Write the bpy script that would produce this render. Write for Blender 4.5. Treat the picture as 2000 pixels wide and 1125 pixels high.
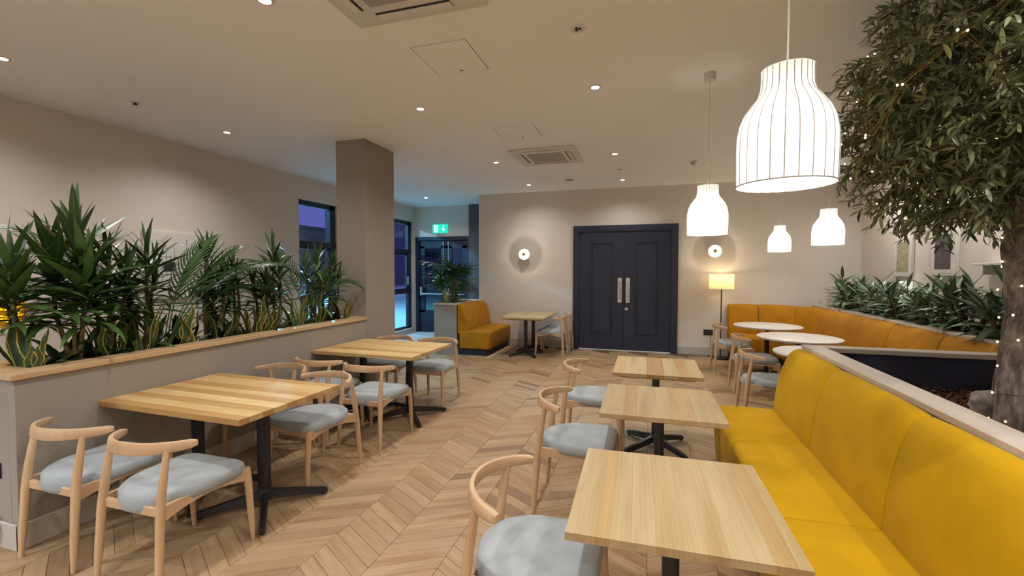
import bpy, bmesh, math, random
from mathutils import Vector, Matrix, noise
random.seed(11)
PI = math.pi
sc = bpy.context.scene
col = sc.collection
for o in list(bpy.data.objects):
    bpy.data.objects.remove(o)

# ------------------------------------------------------------------ camera
F, YAW, PITCH, ROLL, CH = 871.2, -0.29541, -0.038796, 0.0012226, 1.575
fd = Vector((math.sin(YAW)*math.cos(PITCH), math.cos(YAW)*math.cos(PITCH), math.sin(PITCH)))
rt = Vector((math.cos(YAW), -math.sin(YAW), 0))
upv = rt.cross(fd)
rt, upv = math.cos(ROLL)*rt + math.sin(ROLL)*upv, -math.sin(ROLL)*rt + math.cos(ROLL)*upv
cd = bpy.data.cameras.new('camera')
cd.sensor_width = 36
cd.lens = F/2000*36
cd.clip_start = 0.02
cam = bpy.data.objects.new('camera', cd)
col.objects.link(cam)
m4 = Matrix((rt, upv, -fd)).transposed().to_4x4()
m4.translation = (0, 0, CH)
cam.matrix_world = m4
sc.camera = cam

# ------------------------------------------------------------------ sky, exposure, large lights
w = bpy.data.worlds.new('dusk_sky')
sc.world = w
w.use_nodes = True
w.node_tree.nodes['Background'].inputs[0].default_value = (0.14, 0.14, 0.42, 1)
w.node_tree.nodes['Background'].inputs[1].default_value = 1.0
sc.view_settings.view_transform = 'Standard'
sc.view_settings.look = 'None'
sc.view_settings.gamma = 1
sc.view_settings.use_curve_mapping = False
sc.view_settings.exposure = 0.2
WARM = (1.0, 0.965, 0.92)
P_DOWN = 92.0      # ceiling downlights
P_PEND = 1.7      # pendants
P_OUTDOOR = 2100.0  # cool unseen lights added outside the glazing

def light(name, kind, loc, power, colr, size=0.03, rot=(0, 0, 0), angle=100, blend=0.7):
    l = bpy.data.lights.new(name, kind)
    l.energy = power
    l.color = colr
    l.shadow_soft_size = size
    if kind == 'SPOT':
        l.spot_size = math.radians(angle)
        l.spot_blend = blend
    o = bpy.data.objects.new(name, l)
    o.location = loc
    o.rotation_euler = rot
    col.objects.link(o)
    return o

for i, (x, y) in enumerate(((-10.5, 8.5), (-10.5, 12.5), (-11, 4.5))):  # unseen cool lights added to light the paving and the lobby
    light('added_outdoor_light', 'POINT', (x, y, 4.6), P_OUTDOOR, (0.26, 0.82, 0.95), 0.15)

# ------------------------------------------------------------------ helpers
def tag(o, label, cat, group=None, kind=None):
    o['label'] = label
    o['category'] = cat
    if group:
        o['group'] = group
    if kind:
        o['kind'] = kind
    return o

def link(name, me, parent=None, loc=(0, 0, 0), rot=(0, 0, 0), scale=(1, 1, 1)):
    o = bpy.data.objects.new(name, me)
    o.location = loc
    o.rotation_euler = rot
    o.scale = scale
    col.objects.link(o)
    if parent:
        o.parent = parent
    return o

def empty(name, loc=(0, 0, 0), rz=0):
    o = link(name, None, None, loc, (0, 0, rz))
    o.empty_display_size = 0.1
    return o

def children(o):
    return [c for c in bpy.data.objects if c.parent == o]

def copy_tree(o, kids, parent=None):
    c = o.copy()
    col.objects.link(c)
    c.parent = parent
    for k, sub in kids:
        copy_tree(k, sub, c)
    return c

def tree_of(o):
    return [(c, tree_of(c)) for c in children(o)]

def bevel_box(sx, sy, sz, b, seg=1):
    bm = bmesh.new()
    bmesh.ops.create_cube(bm, size=1)
    for v in bm.verts:
        v.co = Vector((v.co.x*sx, v.co.y*sy, v.co.z*sz))
    if b > 0:
        bmesh.ops.bevel(bm, geom=bm.edges[:], offset=b, segments=seg, profile=0.5, affect='EDGES')
    bm.verts.index_update()
    vs = [v.co.copy() for v in bm.verts]
    fs = [[v.index for v in f.verts] for f in bm.faces]
    bm.free()
    return vs, fs

class G:
    """collects geometry for ONE mesh"""
    def __init__(self):
        self.v, self.f, self.uv = [], [], []
    def add(self, vs, fs, mat=None, uv=None):
        n = len(self.v)
        self.v += [(mat @ Vector(p)) if mat else Vector(p) for p in vs]
        self.f += [[i+n for i in f] for f in fs]
        self.uv += uv if uv else [(0, 0)]*len(vs)
        return self
    def box(self, x0, x1, y0, y1, z0, z1, b=0.0, seg=1, mat=None):
        vs, fs = bevel_box(abs(x1-x0), abs(y1-y0), abs(z1-z0), b, seg)
        c = Vector(((x0+x1)/2, (y0+y1)/2, (z0+z1)/2))
        return self.add([p+c for p in vs], fs, mat)
    def tube(self, pts, rads, n=8, caps=True, sq=1.0):
        pts = [Vector(p) for p in pts]
        if not hasattr(rads, '__len__'):
            rads = [rads]*len(pts)
        vs, fs = [], []
        up = None
        for i, p in enumerate(pts):
            t = (pts[min(i+1, len(pts)-1)]-pts[max(i-1, 0)]).normalized()
            if up is None:
                up = Vector((0, 0, 1)) if abs(t.z) < 0.9 else Vector((0, 1, 0))
            a = t.cross(up).normalized()
            bb = a.cross(t).normalized()
            up = bb
            for k in range(n):
                an = 2*PI*k/n
                vs.append(p + rads[i]*(math.cos(an)*a + math.sin(an)*bb*sq))
        for i in range(len(pts)-1):
            for k in range(n):
                fs.append([i*n+k, i*n+(k+1) % n, (i+1)*n+(k+1) % n, (i+1)*n+k])
        if caps:
            fs.append(list(range(n))[::-1])
            fs.append([(len(pts)-1)*n+k for k in range(n)])
        return self.add(vs, fs)
    def lathe(self, prof, n=24, c=(0, 0, 0), mat=None):
        vs, fs = [], []
        for r, z in prof:
            for k in range(n):
                an = 2*PI*k/n
                vs.append(Vector((c[0]+r*math.cos(an), c[1]+r*math.sin(an), c[2]+z)))
        for i in range(len(prof)-1):
            for k in range(n):
                fs.append([i*n+k, i*n+(k+1) % n, (i+1)*n+(k+1) % n, (i+1)*n+k])
        if prof[0][0] > 1e-6:
            fs.append(list(range(n))[::-1])
        if prof[-1][0] > 1e-6:
            fs.append([(len(prof)-1)*n+k for k in range(n)])
        return self.add(vs, fs, mat)
    def rings(self, rings, caps=True):
        n = len(rings[0])
        vs = [p for r in rings for p in r]
        fs = []
        for i in range(len(rings)-1):
            for k in range(n):
                fs.append([i*n+k, i*n+(k+1) % n, (i+1)*n+(k+1) % n, (i+1)*n+k])
        if caps:
            fs.append(list(range(n))[::-1])
            fs.append([(len(rings)-1)*n+k for k in range(n)])
        return self.add(vs, fs)
    def mesh(self, name, mat, smooth=40):
        me = bpy.data.meshes.new(name)
        me.from_pydata([tuple(p) for p in self.v], [], self.f)
        bm = bmesh.new()
        bm.from_mesh(me)
        bmesh.ops.recalc_face_normals(bm, faces=bm.faces[:])
        bm.to_mesh(me)
        bm.free()
        if any(u != (0, 0) for u in self.uv):
            ul = me.uv_layers.new(name='UVMap')
            for l in me.loops:
                ul.data[l.index].uv = self.uv[l.vertex_index]
        me.materials.append(mat)
        if smooth:
            me.shade_smooth()
            me.set_sharp_from_angle(angle=math.radians(smooth))
        return me
    def build(self, name, mat, parent=None, smooth=40, **kw):
        return link(name, self.mesh(name, mat, smooth), parent, **kw)

# ------------------------------------------------------------------ materials
def newmat(name):
    m = bpy.data.materials.new(name)
    m.use_nodes = True
    nt = m.node_tree
    return m, nt, nt.nodes['Principled BSDF']

def node(nt, t, **kw):
    n = nt.nodes.new(t)
    for k, v in kw.items():
        if k.startswith('i_'):
            n.inputs[int(k[2:])].default_value = v
        else:
            setattr(n, k, v)
    return n

def ramp(nt, fac, stops):
    r = node(nt, 'ShaderNodeValToRGB')
    e = r.color_ramp.elements
    while len(e) < len(stops):
        e.new(0.5)
    for el, (p, c) in zip(e, stops):
        el.position = p
        el.color = (*c, 1)
    nt.links.new(fac, r.inputs[0])
    return r.outputs[0]

def mix(nt, a, b, fac, mode='MIX'):
    n = node(nt, 'ShaderNodeMix', data_type='RGBA', blend_type=mode)
    for s, v in ((n.inputs[6], a), (n.inputs[7], b), (n.inputs[0], fac)):
        if hasattr(v, 'links'):
            nt.links.new(v, s)
        else:
            s.default_value = (*v, 1) if isinstance(v, tuple) else v
    return n.outputs[2]

def math_n(nt, op, a, b=0.0):
    n = node(nt, 'ShaderNodeMath', operation=op)
    for i, v in enumerate((a, b)):
        if hasattr(v, 'links'):
            nt.links.new(v, n.inputs[i])
        else:
            n.inputs[i].default_value = v
    return n.outputs[0]

def bump(nt, bsdf, h, strength, dist=0.01):
    b = node(nt, 'ShaderNodeBump')
    b.inputs['Strength'].default_value = strength
    b.inputs['Distance'].default_value = dist
    nt.links.new(h, b.inputs['Height'])
    nt.links.new(b.outputs[0], bsdf.inputs['Normal'])

def plain(name, c, rough=0.5, metal=0.0, nscale=8.0, var=0.06, bmp=0.0, bscale=200.0, spec=0.5, sheen=0.0):
    m, nt, b = newmat(name)
    tc = node(nt, 'ShaderNodeTexCoord')
    n = node(nt, 'ShaderNodeTexNoise')
    n.inputs['Scale'].default_value = nscale
    n.inputs['Detail'].default_value = 3
    nt.links.new(tc.outputs['Object'], n.inputs['Vector'])
    c1 = tuple(max(0, x*(1-var)) for x in c)
    c2 = tuple(min(1, x*(1+var)) for x in c)
    nt.links.new(ramp(nt, n.outputs['Fac'], ((0.3, c1), (0.7, c2))), b.inputs['Base Color'])
    b.inputs['Roughness'].default_value = rough
    b.inputs['Metallic'].default_value = metal
    b.inputs['Specular IOR Level'].default_value = spec
    if sheen:
        b.inputs['Sheen Weight'].default_value = sheen
        b.inputs['Sheen Roughness'].default_value = 0.4
    if bmp:
        n2 = node(nt, 'ShaderNodeTexNoise')
        n2.inputs['Scale'].default_value = bscale
        nt.links.new(tc.outputs['Object'], n2.inputs['Vector'])
        bump(nt, b, n2.outputs['Fac'], bmp, 0.002)
    return m

def wood(name, light_c, mid_c, dark_c, rough=0.45, spread=1.0, stretch=(1.2, 16, 16), uv=False, grain=0.5):
    """grain runs along local X; the tone of each stave or plank comes from the object's random number or the tone attribute"""
    m, nt, b = newmat(name)
    tc = node(nt, 'ShaderNodeTexCoord')
    oi = node(nt, 'ShaderNodeObjectInfo')
    at = node(nt, 'ShaderNodeAttribute', attribute_name='tone')
    rnd = math_n(nt, 'FRACT', math_n(nt, 'ADD', oi.outputs['Random'], at.outputs['Fac']))
    mp = node(nt, 'ShaderNodeMapping')
    nt.links.new(tc.outputs['UV' if uv else 'Object'], mp.inputs['Vector'])
    cx = node(nt, 'ShaderNodeCombineXYZ')
    nt.links.new(math_n(nt, 'MULTIPLY', rnd, 37.0), cx.inputs[0])
    nt.links.new(math_n(nt, 'MULTIPLY', rnd, 91.0), cx.inputs[1])
    nt.links.new(cx.outputs[0], mp.inputs['Location'])
    mp.inputs['Scale'].default_value = stretch
    n1 = node(nt, 'ShaderNodeTexNoise')
    n1.inputs['Scale'].default_value = 2.0
    n1.inputs['Detail'].default_value = 6
    n1.inputs['Distortion'].default_value = 0.6
    nt.links.new(mp.outputs[0], n1.inputs['Vector'])
    n2 = node(nt, 'ShaderNodeTexWave', wave_type='BANDS', bands_direction='Y')
    n2.inputs['Scale'].default_value = 1.3
    n2.inputs['Distortion'].default_value = 7.0
    n2.inputs['Detail'].default_value = 2
    n2.inputs['Detail Scale'].default_value = 0.6
    nt.links.new(mp.outputs[0], n2.inputs['Vector'])
    base = ramp(nt, rnd, ((0.0, light_c), (0.45, mid_c), (0.8, light_c), (1.0, dark_c)))
    basem = mix(nt, mid_c, base, spread)
    g1 = ramp(nt, n1.outputs['Fac'], ((0.3, (0.80, 0.74, 0.66)), (0.65, (1.06, 1.05, 1.03))))
    c1 = mix(nt, basem, g1, grain, 'MULTIPLY')
    g2 = ramp(nt, n2.outputs['Fac'], ((0.0, (0.86, 0.80, 0.72)), (0.35, (1, 1, 1))))
    c2 = mix(nt, c1, g2, grain*0.8, 'MULTIPLY')
    n3 = node(nt, 'ShaderNodeTexNoise')
    n3.inputs['Scale'].default_value = 0.55
    n3.inputs['Detail'].default_value = 1
    nt.links.new(mp.outputs[0], n3.inputs['Vector'])
    g3 = ramp(nt, n3.outputs['Fac'], ((0.52, (1, 1, 1)), (0.72, (0.80, 0.68, 0.52))))
    c2 = mix(nt, c2, g3, min(1.0, grain*1.4), 'MULTIPLY')
    nt.links.new(c2, b.inputs['Base Color'])
    b.inputs['Roughness'].default_value = rough
    bump(nt, b, n1.outputs['Fac'], 0.08, 0.002)
    return m

def emis(name, c, s):
    m, nt, b = newmat(name)
    b.inputs['Base Color'].default_value = (*[min(1, x) for x in c], 1)
    b.inputs['Emission Color'].default_value = (*c, 1)
    b.inputs['Emission Strength'].default_value = s
    return m

def leafmat(name, c1, c2, rib, edge=None, rough=0.35):
    m, nt, b = newmat(name)
    tc = node(nt, 'ShaderNodeTexCoord')
    sp = node(nt, 'ShaderNodeSeparateXYZ')
    nt.links.new(tc.outputs['UV'], sp.inputs[0])
    oi = node(nt, 'ShaderNodeObjectInfo')
    at = node(nt, 'ShaderNodeAttribute', attribute_name='tone')
    rnd = math_n(nt, 'FRACT', math_n(nt, 'ADD', oi.outputs['Random'], at.outputs['Fac']))
    base = ramp(nt, rnd, ((0.0, c1), (0.75, c2), (1.0, tuple(min(1, x*1.5) for x in c2))))
    dist = math_n(nt, 'ABSOLUTE', math_n(nt, 'SUBTRACT', sp.outputs[0], 0.5))
    c = mix(nt, rib, base, ramp(nt, dist, ((0.02, (0, 0, 0)), (0.07, (1, 1, 1)))))
    if edge:
        n = node(nt, 'ShaderNodeTexNoise')
        n.inputs['Scale'].default_value = 14
        nt.links.new(tc.outputs['UV'], n.inputs['Vector'])
        c = mix(nt, c, tuple(x*0.45 for x in c1), ramp(nt, n.outputs['Fac'], ((0.5, (0, 0, 0)), (0.6, (1, 1, 1)))))
        c = mix(nt, c, edge, ramp(nt, dist, ((0.36, (0, 0, 0)), (0.40, (1, 1, 1)))))
    nt.links.new(c, b.inputs['Base Color'])
    b.inputs['Roughness'].default_value = rough
    return m

def translucent(name, c, es, trans=0.5):
    m, nt, b = newmat(name)
    out = nt.nodes['Material Output']
    df = node(nt, 'ShaderNodeBsdfDiffuse')
    df.inputs[0].default_value = (*c, 1)
    tr = node(nt, 'ShaderNodeBsdfTranslucent')
    tr.inputs[0].default_value = (*c, 1)
    ms = node(nt, 'ShaderNodeMixShader')
    ms.inputs[0].default_value = trans
    nt.links.new(df.outputs[0], ms.inputs[1])
    nt.links.new(tr.outputs[0], ms.inputs[2])
    em = node(nt, 'ShaderNodeEmission')
    tc = node(nt, 'ShaderNodeTexCoord')
    n = node(nt, 'ShaderNodeTexNoise')
    n.inputs['Scale'].default_value = 60
    nt.links.new(tc.outputs['Object'], n.inputs['Vector'])
    nt.links.new(ramp(nt, n.outputs['Fac'], ((0.3, tuple(x*0.9 for x in c)), (0.7, c))), em.inputs[0])
    em.inputs[1].default_value = es
    ad = node(nt, 'ShaderNodeAddShader')
    nt.links.new(ms.outputs[0], ad.inputs[0])
    nt.links.new(em.outputs[0], ad.inputs[1])
    nt.links.new(ad.outputs[0], out.inputs[0])
    return m

def glassmat(name, tint, refl=0.07):
    m, nt, b = newmat(name)
    out = nt.nodes['Material Output']
    t = node(nt, 'ShaderNodeBsdfTransparent')
    t.inputs[0].default_value = (*tint, 1)
    g = node(nt, 'ShaderNodeBsdfGlossy')
    g.inputs['Roughness'].default_value = 0.02
    ms = node(nt, 'ShaderNodeMixShader')
    ms.inputs[0].default_value = refl
    nt.links.new(t.outputs[0], ms.inputs[1])
    nt.links.new(g.outputs[0], ms.inputs[2])
    nt.links.new(ms.outputs[0], out.inputs[0])
    return m

MT = dict(
    wall=plain('wall_paint', (0.66, 0.60, 0.54), 0.85, nscale=1.5, var=0.02, bmp=0.05, bscale=300, spec=0.2),
    ceil=plain('ceiling_paint', (0.88, 0.87, 0.855), 0.9, nscale=0.8, var=0.015, spec=0.1),
    grey=plain('grey_paint', (0.295, 0.26, 0.225), 0.8, nscale=1.2, var=0.03, spec=0.2),
    shaded=plain('shaded_wall_paint', (0.085, 0.082, 0.10), 0.7, var=0.03),  # shade of a wall face put into a dark colour
    skirt=plain('skirting_paint', (0.46, 0.42, 0.375), 0.6, var=0.02),
    navy=plain('navy_paint', (0.010, 0.014, 0.036), 0.5, nscale=3, var=0.08),
    navyin=plain('navy_planter_lining', (0.012, 0.011, 0.030), 0.7, nscale=6, var=0.3),
    ash=wood('ash_wood', (0.62, 0.475, 0.265), (0.55, 0.395, 0.195), (0.40, 0.245, 0.10)),
    ash2=wood('ash_wood_deep', (0.66, 0.47, 0.23), (0.46, 0.275, 0.105), (0.36, 0.19, 0.062)),
    pale=wood('ash_pale_stave', (0.45, 0.355, 0.20), (0.42, 0.32, 0.165), (0.37, 0.26, 0.12), rough=0.62),
    mid=wood('ash_mid_stave', (0.45, 0.325, 0.155), (0.41, 0.275, 0.12), (0.36, 0.23, 0.09), rough=0.62),
    honey=wood('ash_honey_stave', (0.50, 0.315, 0.125), (0.45, 0.265, 0.095), (0.39, 0.215, 0.07), rough=0.62),
    straw=wood('ash_straw_stave', (0.62, 0.45, 0.215), (0.58, 0.405, 0.18), (0.52, 0.345, 0.14), rough=0.62),
    brown=wood('ash_brown_stave', (0.41, 0.285, 0.13), (0.37, 0.245, 0.10), (0.32, 0.20, 0.075), rough=0.5),
    ashcap=wood('ash_trim', (0.58, 0.42, 0.25), (0.55, 0.39, 0.22), (0.52, 0.35, 0.19), spread=0.6),
    palecap=wood('pale_oak_trim', (0.60, 0.53, 0.47), (0.57, 0.50, 0.43), (0.53, 0.46, 0.39), spread=0.6, grain=0.3),
    chairw=wood('chair_beech', (0.60, 0.42, 0.265), (0.55, 0.375, 0.225), (0.52, 0.34, 0.19), spread=0.7, stretch=(14, 14, 1.5), grain=0.3),
    floorw=wood('oak_chevron', (0.41, 0.29, 0.175), (0.34, 0.228, 0.13), (0.20, 0.122, 0.065), rough=0.5, stretch=(2.2, 22, 1), uv=True, grain=0.7),
    joint=plain('floor_joint', (0.10, 0.06, 0.035), 0.9),
    tile=plain('entrance_tile', (0.42, 0.40, 0.40), 0.45, nscale=5, var=0.05),
    seat=plain('seat_fabric', (0.34, 0.375, 0.40), 0.9, nscale=7, var=0.12, bmp=0.25, bscale=500, spec=0.2, sheen=0.2),
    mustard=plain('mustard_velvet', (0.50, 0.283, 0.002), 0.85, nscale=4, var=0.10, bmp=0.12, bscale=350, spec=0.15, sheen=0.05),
    warmlit=plain('warmlit_velvet', (0.38, 0.165, 0.006), 0.75, nscale=5, var=0.12, bmp=0.12, bscale=350, spec=0.15, sheen=0.05),  # copy of the mustard fabric with warm light put into its colour
    black=plain('black_metal', (0.010, 0.010, 0.014), 0.4, nscale=5, var=0.2),
    plinth=plain('dark_plinth', (0.008, 0.008, 0.016), 0.6),
    marble=plain('white_stone', (0.62, 0.58, 0.54), 0.35, nscale=3, var=0.05),
    white=plain('white_plastic', (0.70, 0.66, 0.60), 0.5, var=0.02),
    grille=plain('grey_grille', (0.36, 0.33, 0.30), 0.6, nscale=30, var=0.1),
    slot=plain('dark_slot', (0.03, 0.025, 0.02), 0.7),
    steel=plain('brushed_steel', (0.62, 0.58, 0.54), 0.35, metal=0.7, nscale=40, var=0.05),
    brass=plain('brass', (0.55, 0.36, 0.10), 0.25, metal=1.0, var=0.05),
    soil=plain('dark_soil', (0.018, 0.012, 0.010), 0.95, nscale=40, var=0.5),
    bark=None,
    lens=emis('downlight_lens', (1.0, 0.93, 0.82), 14),
    pend=translucent('pendant_fabric', (0.97, 0.96, 0.935), 0.18, 0.45),
    rib=plain('pendant_rib', (0.25, 0.23, 0.21), 0.7),
    shade=translucent('lamp_shade_cream', (0.90, 0.76, 0.45), 0.10, 0.6),
    bulb=emis('warm_bulb', (1.0, 0.86, 0.55), 9),
    fairy=emis('fairy_bulb', (1.0, 0.80, 0.40), 5),
    yshade=translucent('yellow_shade', (0.95, 0.62, 0.02), 0.35, 0.5),
    glass=glassmat('window_glass', (0.80, 0.84, 0.95)),
    dglass=glassmat('door_glass', (0.30, 0.42, 0.42), 0.06),
    green=emis('exit_green', (0.01, 0.50, 0.34), 1.2),
    signw=emis('exit_white', (0.55, 1.0, 0.80), 1.2),
    stem=plain('plant_stem', (0.16, 0.13, 0.06), 0.8, nscale=30, var=0.4),
    stemg=plain('green_stem', (0.07, 0.11, 0.035), 0.6, nscale=20, var=0.3),
    leafd=leafmat('dark_leaf', (0.012, 0.035, 0.014), (0.035, 0.085, 0.022), (0.06, 0.12, 0.03)),
    leafm=leafmat('mid_leaf', (0.02, 0.055, 0.015), (0.06, 0.13, 0.03), (0.09, 0.16, 0.04)),
    leafs=leafmat('snake_leaf', (0.035, 0.07, 0.028), (0.05, 0.10, 0.035), (0.05, 0.09, 0.03), edge=(0.55, 0.47, 0.08)),
    leafsp=leafmat('spider_leaf', (0.30, 0.30, 0.16), (0.42, 0.40, 0.24), (0.10, 0.16, 0.05)),
    leafc=leafmat('shrub_leaf', (0.045, 0.085, 0.05), (0.12, 0.18, 0.10), (0.18, 0.24, 0.13)),
    olive=leafmat('olive_leaf', (0.085, 0.105, 0.055), (0.22, 0.26, 0.12), (0.24, 0.27, 0.14), rough=0.45),
    twig=plain('twig', (0.12, 0.085, 0.05), 0.9),
    rock=plain('pale_rock', (0.40, 0.35, 0.31), 0.9, nscale=9, var=0.5, bmp=0.6, bscale=30),
    paper=plain('white_paper', (0.66, 0.64, 0.60), 0.8, var=0.02),
    ink=plain('black_ink', (0.02, 0.02, 0.02), 0.7),
    mauve=plain('mauve_print', (0.09, 0.075, 0.085), 0.8, nscale=60, var=0.35),
    olivep=plain('olive_print', (0.36, 0.33, 0.20), 0.8, nscale=40, var=0.35),
    pave=plain('pale_paving', (0.50, 0.54, 0.54), 0.8, nscale=0.6, var=0.06),
    build=plain('dusk_facade', (0.16, 0.15, 0.17), 0.9, nscale=0.4, var=0.15),
    bwin=plain('dark_far_window', (0.10, 0.10, 0.14), 0.2, var=0.1),
)

def bark():
    m, nt, b = newmat('tree_bark')
    tc = node(nt, 'ShaderNodeTexCoord')
    mp = node(nt, 'ShaderNodeMapping')
    mp.inputs['Scale'].default_value = (9, 9, 3.5)
    nt.links.new(tc.outputs['Object'], mp.inputs[0])
    n = node(nt, 'ShaderNodeTexNoise')
    n.inputs['Scale'].default_value = 2.2
    n.inputs['Detail'].default_value = 9
    n.inputs['Roughness'].default_value = 0.7
    nt.links.new(mp.outputs[0], n.inputs['Vector'])
    nt.links.new(ramp(nt, n.outputs['Fac'], ((0.35, (0.06, 0.042, 0.035)), (0.5, (0.19, 0.145, 0.125)), (0.66, (0.42, 0.36, 0.31)))), b.inputs['Base Color'])
    b.inputs['Roughness'].default_value = 0.95
    bump(nt, b, n.outputs['Fac'], 0.8, 0.02)
    return m
MT['bark'] = bark()

def chipmat():
    m, nt, b = newmat('bark_chip')
    at = node(nt, 'ShaderNodeAttribute', attribute_name='tone')
    nt.links.new(ramp(nt, at.outputs['Fac'], ((0.0, (0.05, 0.02, 0.010)), (0.6, (0.15, 0.06, 0.028)), (1.0, (0.26, 0.12, 0.06)))), b.inputs['Base Color'])
    b.inputs['Roughness'].default_value = 0.9
    return m
MT['chip'] = chipmat()

# ------------------------------------------------------------------ dimensions
ZC, XL, YB, XR = 3.197, -5.754, 8.998, 3.473
YL = 10.296           # entrance lobby rear wall
XE = -3.485           # left end of the rear wall
YR = -5.0             # wall behind the viewer

def struct(name, g, mat, label, cat, smooth=0):
    o = g.build(name, mat, smooth=smooth)
    return tag(o, label, cat, kind='structure')

# ------------------------------------------------------------------ room shell
struct('ceiling', G().box(XL-0.2, XR+0.2, YR-0.2, YL+0.2, ZC, ZC+0.12), MT['ceil'], 'smooth painted ceiling over the whole dining room', 'ceiling')
struct('wall_back', G().box(XE, XR+0.2, YB, YB+0.16, 0, ZC).box(XE, XE+0.16, YB+0.16, YL+0.1, 0, ZC), MT['wall'], 'greige rear wall with the double doors', 'wall')
struct('wall_right', G().box(XR, XR+0.2, YR, YB, 0, ZC), MT['wall'], 'greige side wall behind the corner seating', 'wall')
struct('wall_rear', G().box(XL-0.2, XR+0.2, YR-0.2, YR, 0, ZC), MT['wall'], 'plain wall at the unseen end of the room', 'wall')
W1 = (6.31, 7.32, 0.10, 2.815)
W2 = (8.62, 10.22, 0.10, 2.815)
g = G()
ys = [YR, W1[0], W1[1], W2[0], W2[1], YL+0.1]
for i, (a, b_) in enumerate(zip(ys, ys[1:])):
    if i in (1, 3):
        g.box(XL-0.2, XL, a, b_, 0, 0.10).box(XL-0.2, XL, a, b_, 2.815, ZC)
    else:
        g.box(XL-0.2, XL, a, b_, 0, ZC)
struct('wall_left', g, MT['wall'], 'long greige wall with tall windows behind the plants', 'wall')
# lobby rear wall with the exit door opening
DX0, DX1, DZ = -5.72, -4.235, 2.43
struct('wall_lobby', G().box(XL, XE, YL, YL+0.16, DZ, ZC).box(DX1, XE, YL, YL+0.16, 0, DZ).box(XL, DX0, YL, YL+0.16, 0, DZ), MT['wall'], 'short entrance wall above the exit door', 'wall')
struct('wall_shaded_strip', G().box(-4.215, -3.9, YL-0.10, YL, 0, ZC), MT['shaded'], 'narrow wall strip with painted shade beside the exit door', 'wall')  # wall face in shadow, its shade painted as a dark strip
struct('wall_column', G().box(-3.775, -3.353, 4.78, 5.439, 0, ZC, 0.004), MT['grey'], 'square greige column at the end of the long planter', 'column')
struct('baseboard_back', G().box(XE, -1.445, YB-0.016, YB, 0, 0.15, 0.003).box(0.55, XR, YB-0.016, YB, 0, 0.15, 0.003), MT['skirt'], 'low painted skirting along the rear wall', 'baseboard')
struct('baseboard_column', G().box(-3.352, -3.337, 4.79, 5.439, 0, 0.15, 0.003), MT['skirt'], 'low painted skirting on the square column', 'baseboard')

# floor: dark bed with oak planks in chevrons
floor = struct('floor', G().box(XL-0.2, XR+0.2, YR-0.2, YL+0.2, -0.06, -0.004), MT['joint'], 'oak chevron floor of the dining room', 'floor')
CW, RISE, PP, TH = 0.354, 0.207, 0.1035, 0.012
ang = math.atan2(RISE, CW)
GAP = 0.0022
def plank_mesh(sg):
    a = sg*ang
    pts = [(GAP/2, 0), (CW-GAP/2, sg*RISE), (CW-GAP/2, sg*RISE+PP-GAP*1.2), (GAP/2, PP-GAP*1.2)]
    ca, sa = math.cos(-a), math.sin(-a)
    loc = [(x*ca-y*sa, x*sa+y*ca) for x, y in pts]
    cx = sum(p[0] for p in loc)/4
    cy = sum(p[1] for p in loc)/4
    k = 0.0012
    def ins(p):
        return (p[0]+(cx-p[0])*k/0.2, p[1]+(cy-p[1])*k/0.05)
    top = [ins(p) for p in loc]
    vs = [(x, y, -TH) for x, y in loc] + [(x, y, -0.0009) for x, y in loc] + [(x, y, 0) for x, y in top]
    fs = [[8, 9, 10, 11]]
    for i in range(4):
        j = (i+1) % 4
        fs += [[i, j, 4+j, 4+i], [4+i, 4+j, 8+j, 8+i]]
    uv = [(x, y) for x, y, z in vs]
    return vs, fs, uv
PM = {}
for sg in (1, -1):
    vs, fs, uv = plank_mesh(sg)
    PM[sg] = (vs, fs, uv, G().add(vs, fs, None, uv).mesh('plank', MT['floorw'], smooth=0))
planks = []
x_ref = -1.755
k0 = math.floor((-3.95-x_ref)/CW)
k1 = math.ceil((3.3-x_ref)/CW)
for k in range(k0, k1):
    sg = -1 if k % 2 == 0 else 1
    xs = x_ref+k*CW
    y = -0.6 + (RISE if sg < 0 else 0)
    n = 0
    while y < YB-0.2:
        c = Vector((xs+CW/2, y+PP/2+sg*RISE/2, 0))
        planks.append((sg, xs, y, c))
        y += PP
def in_view(p, mx=60):
    q = p-Vector((0, 0, CH))
    z = q.dot(fd)
    if z < 0.3:
        return False
    x_, y_ = 1000+F*q.dot(rt)/z, 562.5-F*q.dot(upv)/z
    return -mx < x_ < 2000+mx and -mx < y_ < 1125+mx
def hidden_plank(c):
    return c.x > 0.62 and c.y < 4.0 or c.x < -3.36
vis = [p for p in planks if in_view(p[3]) and not hidden_plank(p[3])]
vis.sort(key=lambda p: p[3].length)
near = set(id(p) for p in vis[:298])
gs = G()
tones = []
for p in planks:
    sg, xs, y, c = p
    if id(p) in near:
        link('plank', PM[sg][3], floor, (xs, y, 0), (0, 0, sg*ang))
    else:
        vs, fs, uv = PM[sg][:3]
        gs.add(vs, fs, Matrix.Translation((xs, y, 0)) @ Matrix.Rotation(sg*ang, 4, 'Z'), uv)
        tones += [random.random()]*len(vs)
po = gs.build('planks', MT['floorw'], floor, smooth=0)
po['kind'] = 'stuff'
at = po.data.attributes.new('tone', 'FLOAT', 'POINT')
at.data.foreach_set('value', tones)
struct('floor_entrance', G().box(XL, -3.95, 5.6, YL, -0.004, 0.002).box(-3.95, XE, 9.0, YL, -0.004, 0.002), MT['tile'], 'pale tiled floor of the entrance lobby', 'floor')

struct('trim_1', G().box(-2.755, -2.735, 7.50, 8.98, -0.001, 0.008), MT['paper'], 'thin pale floor strip along the short ochre bench', 'trim')

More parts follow.
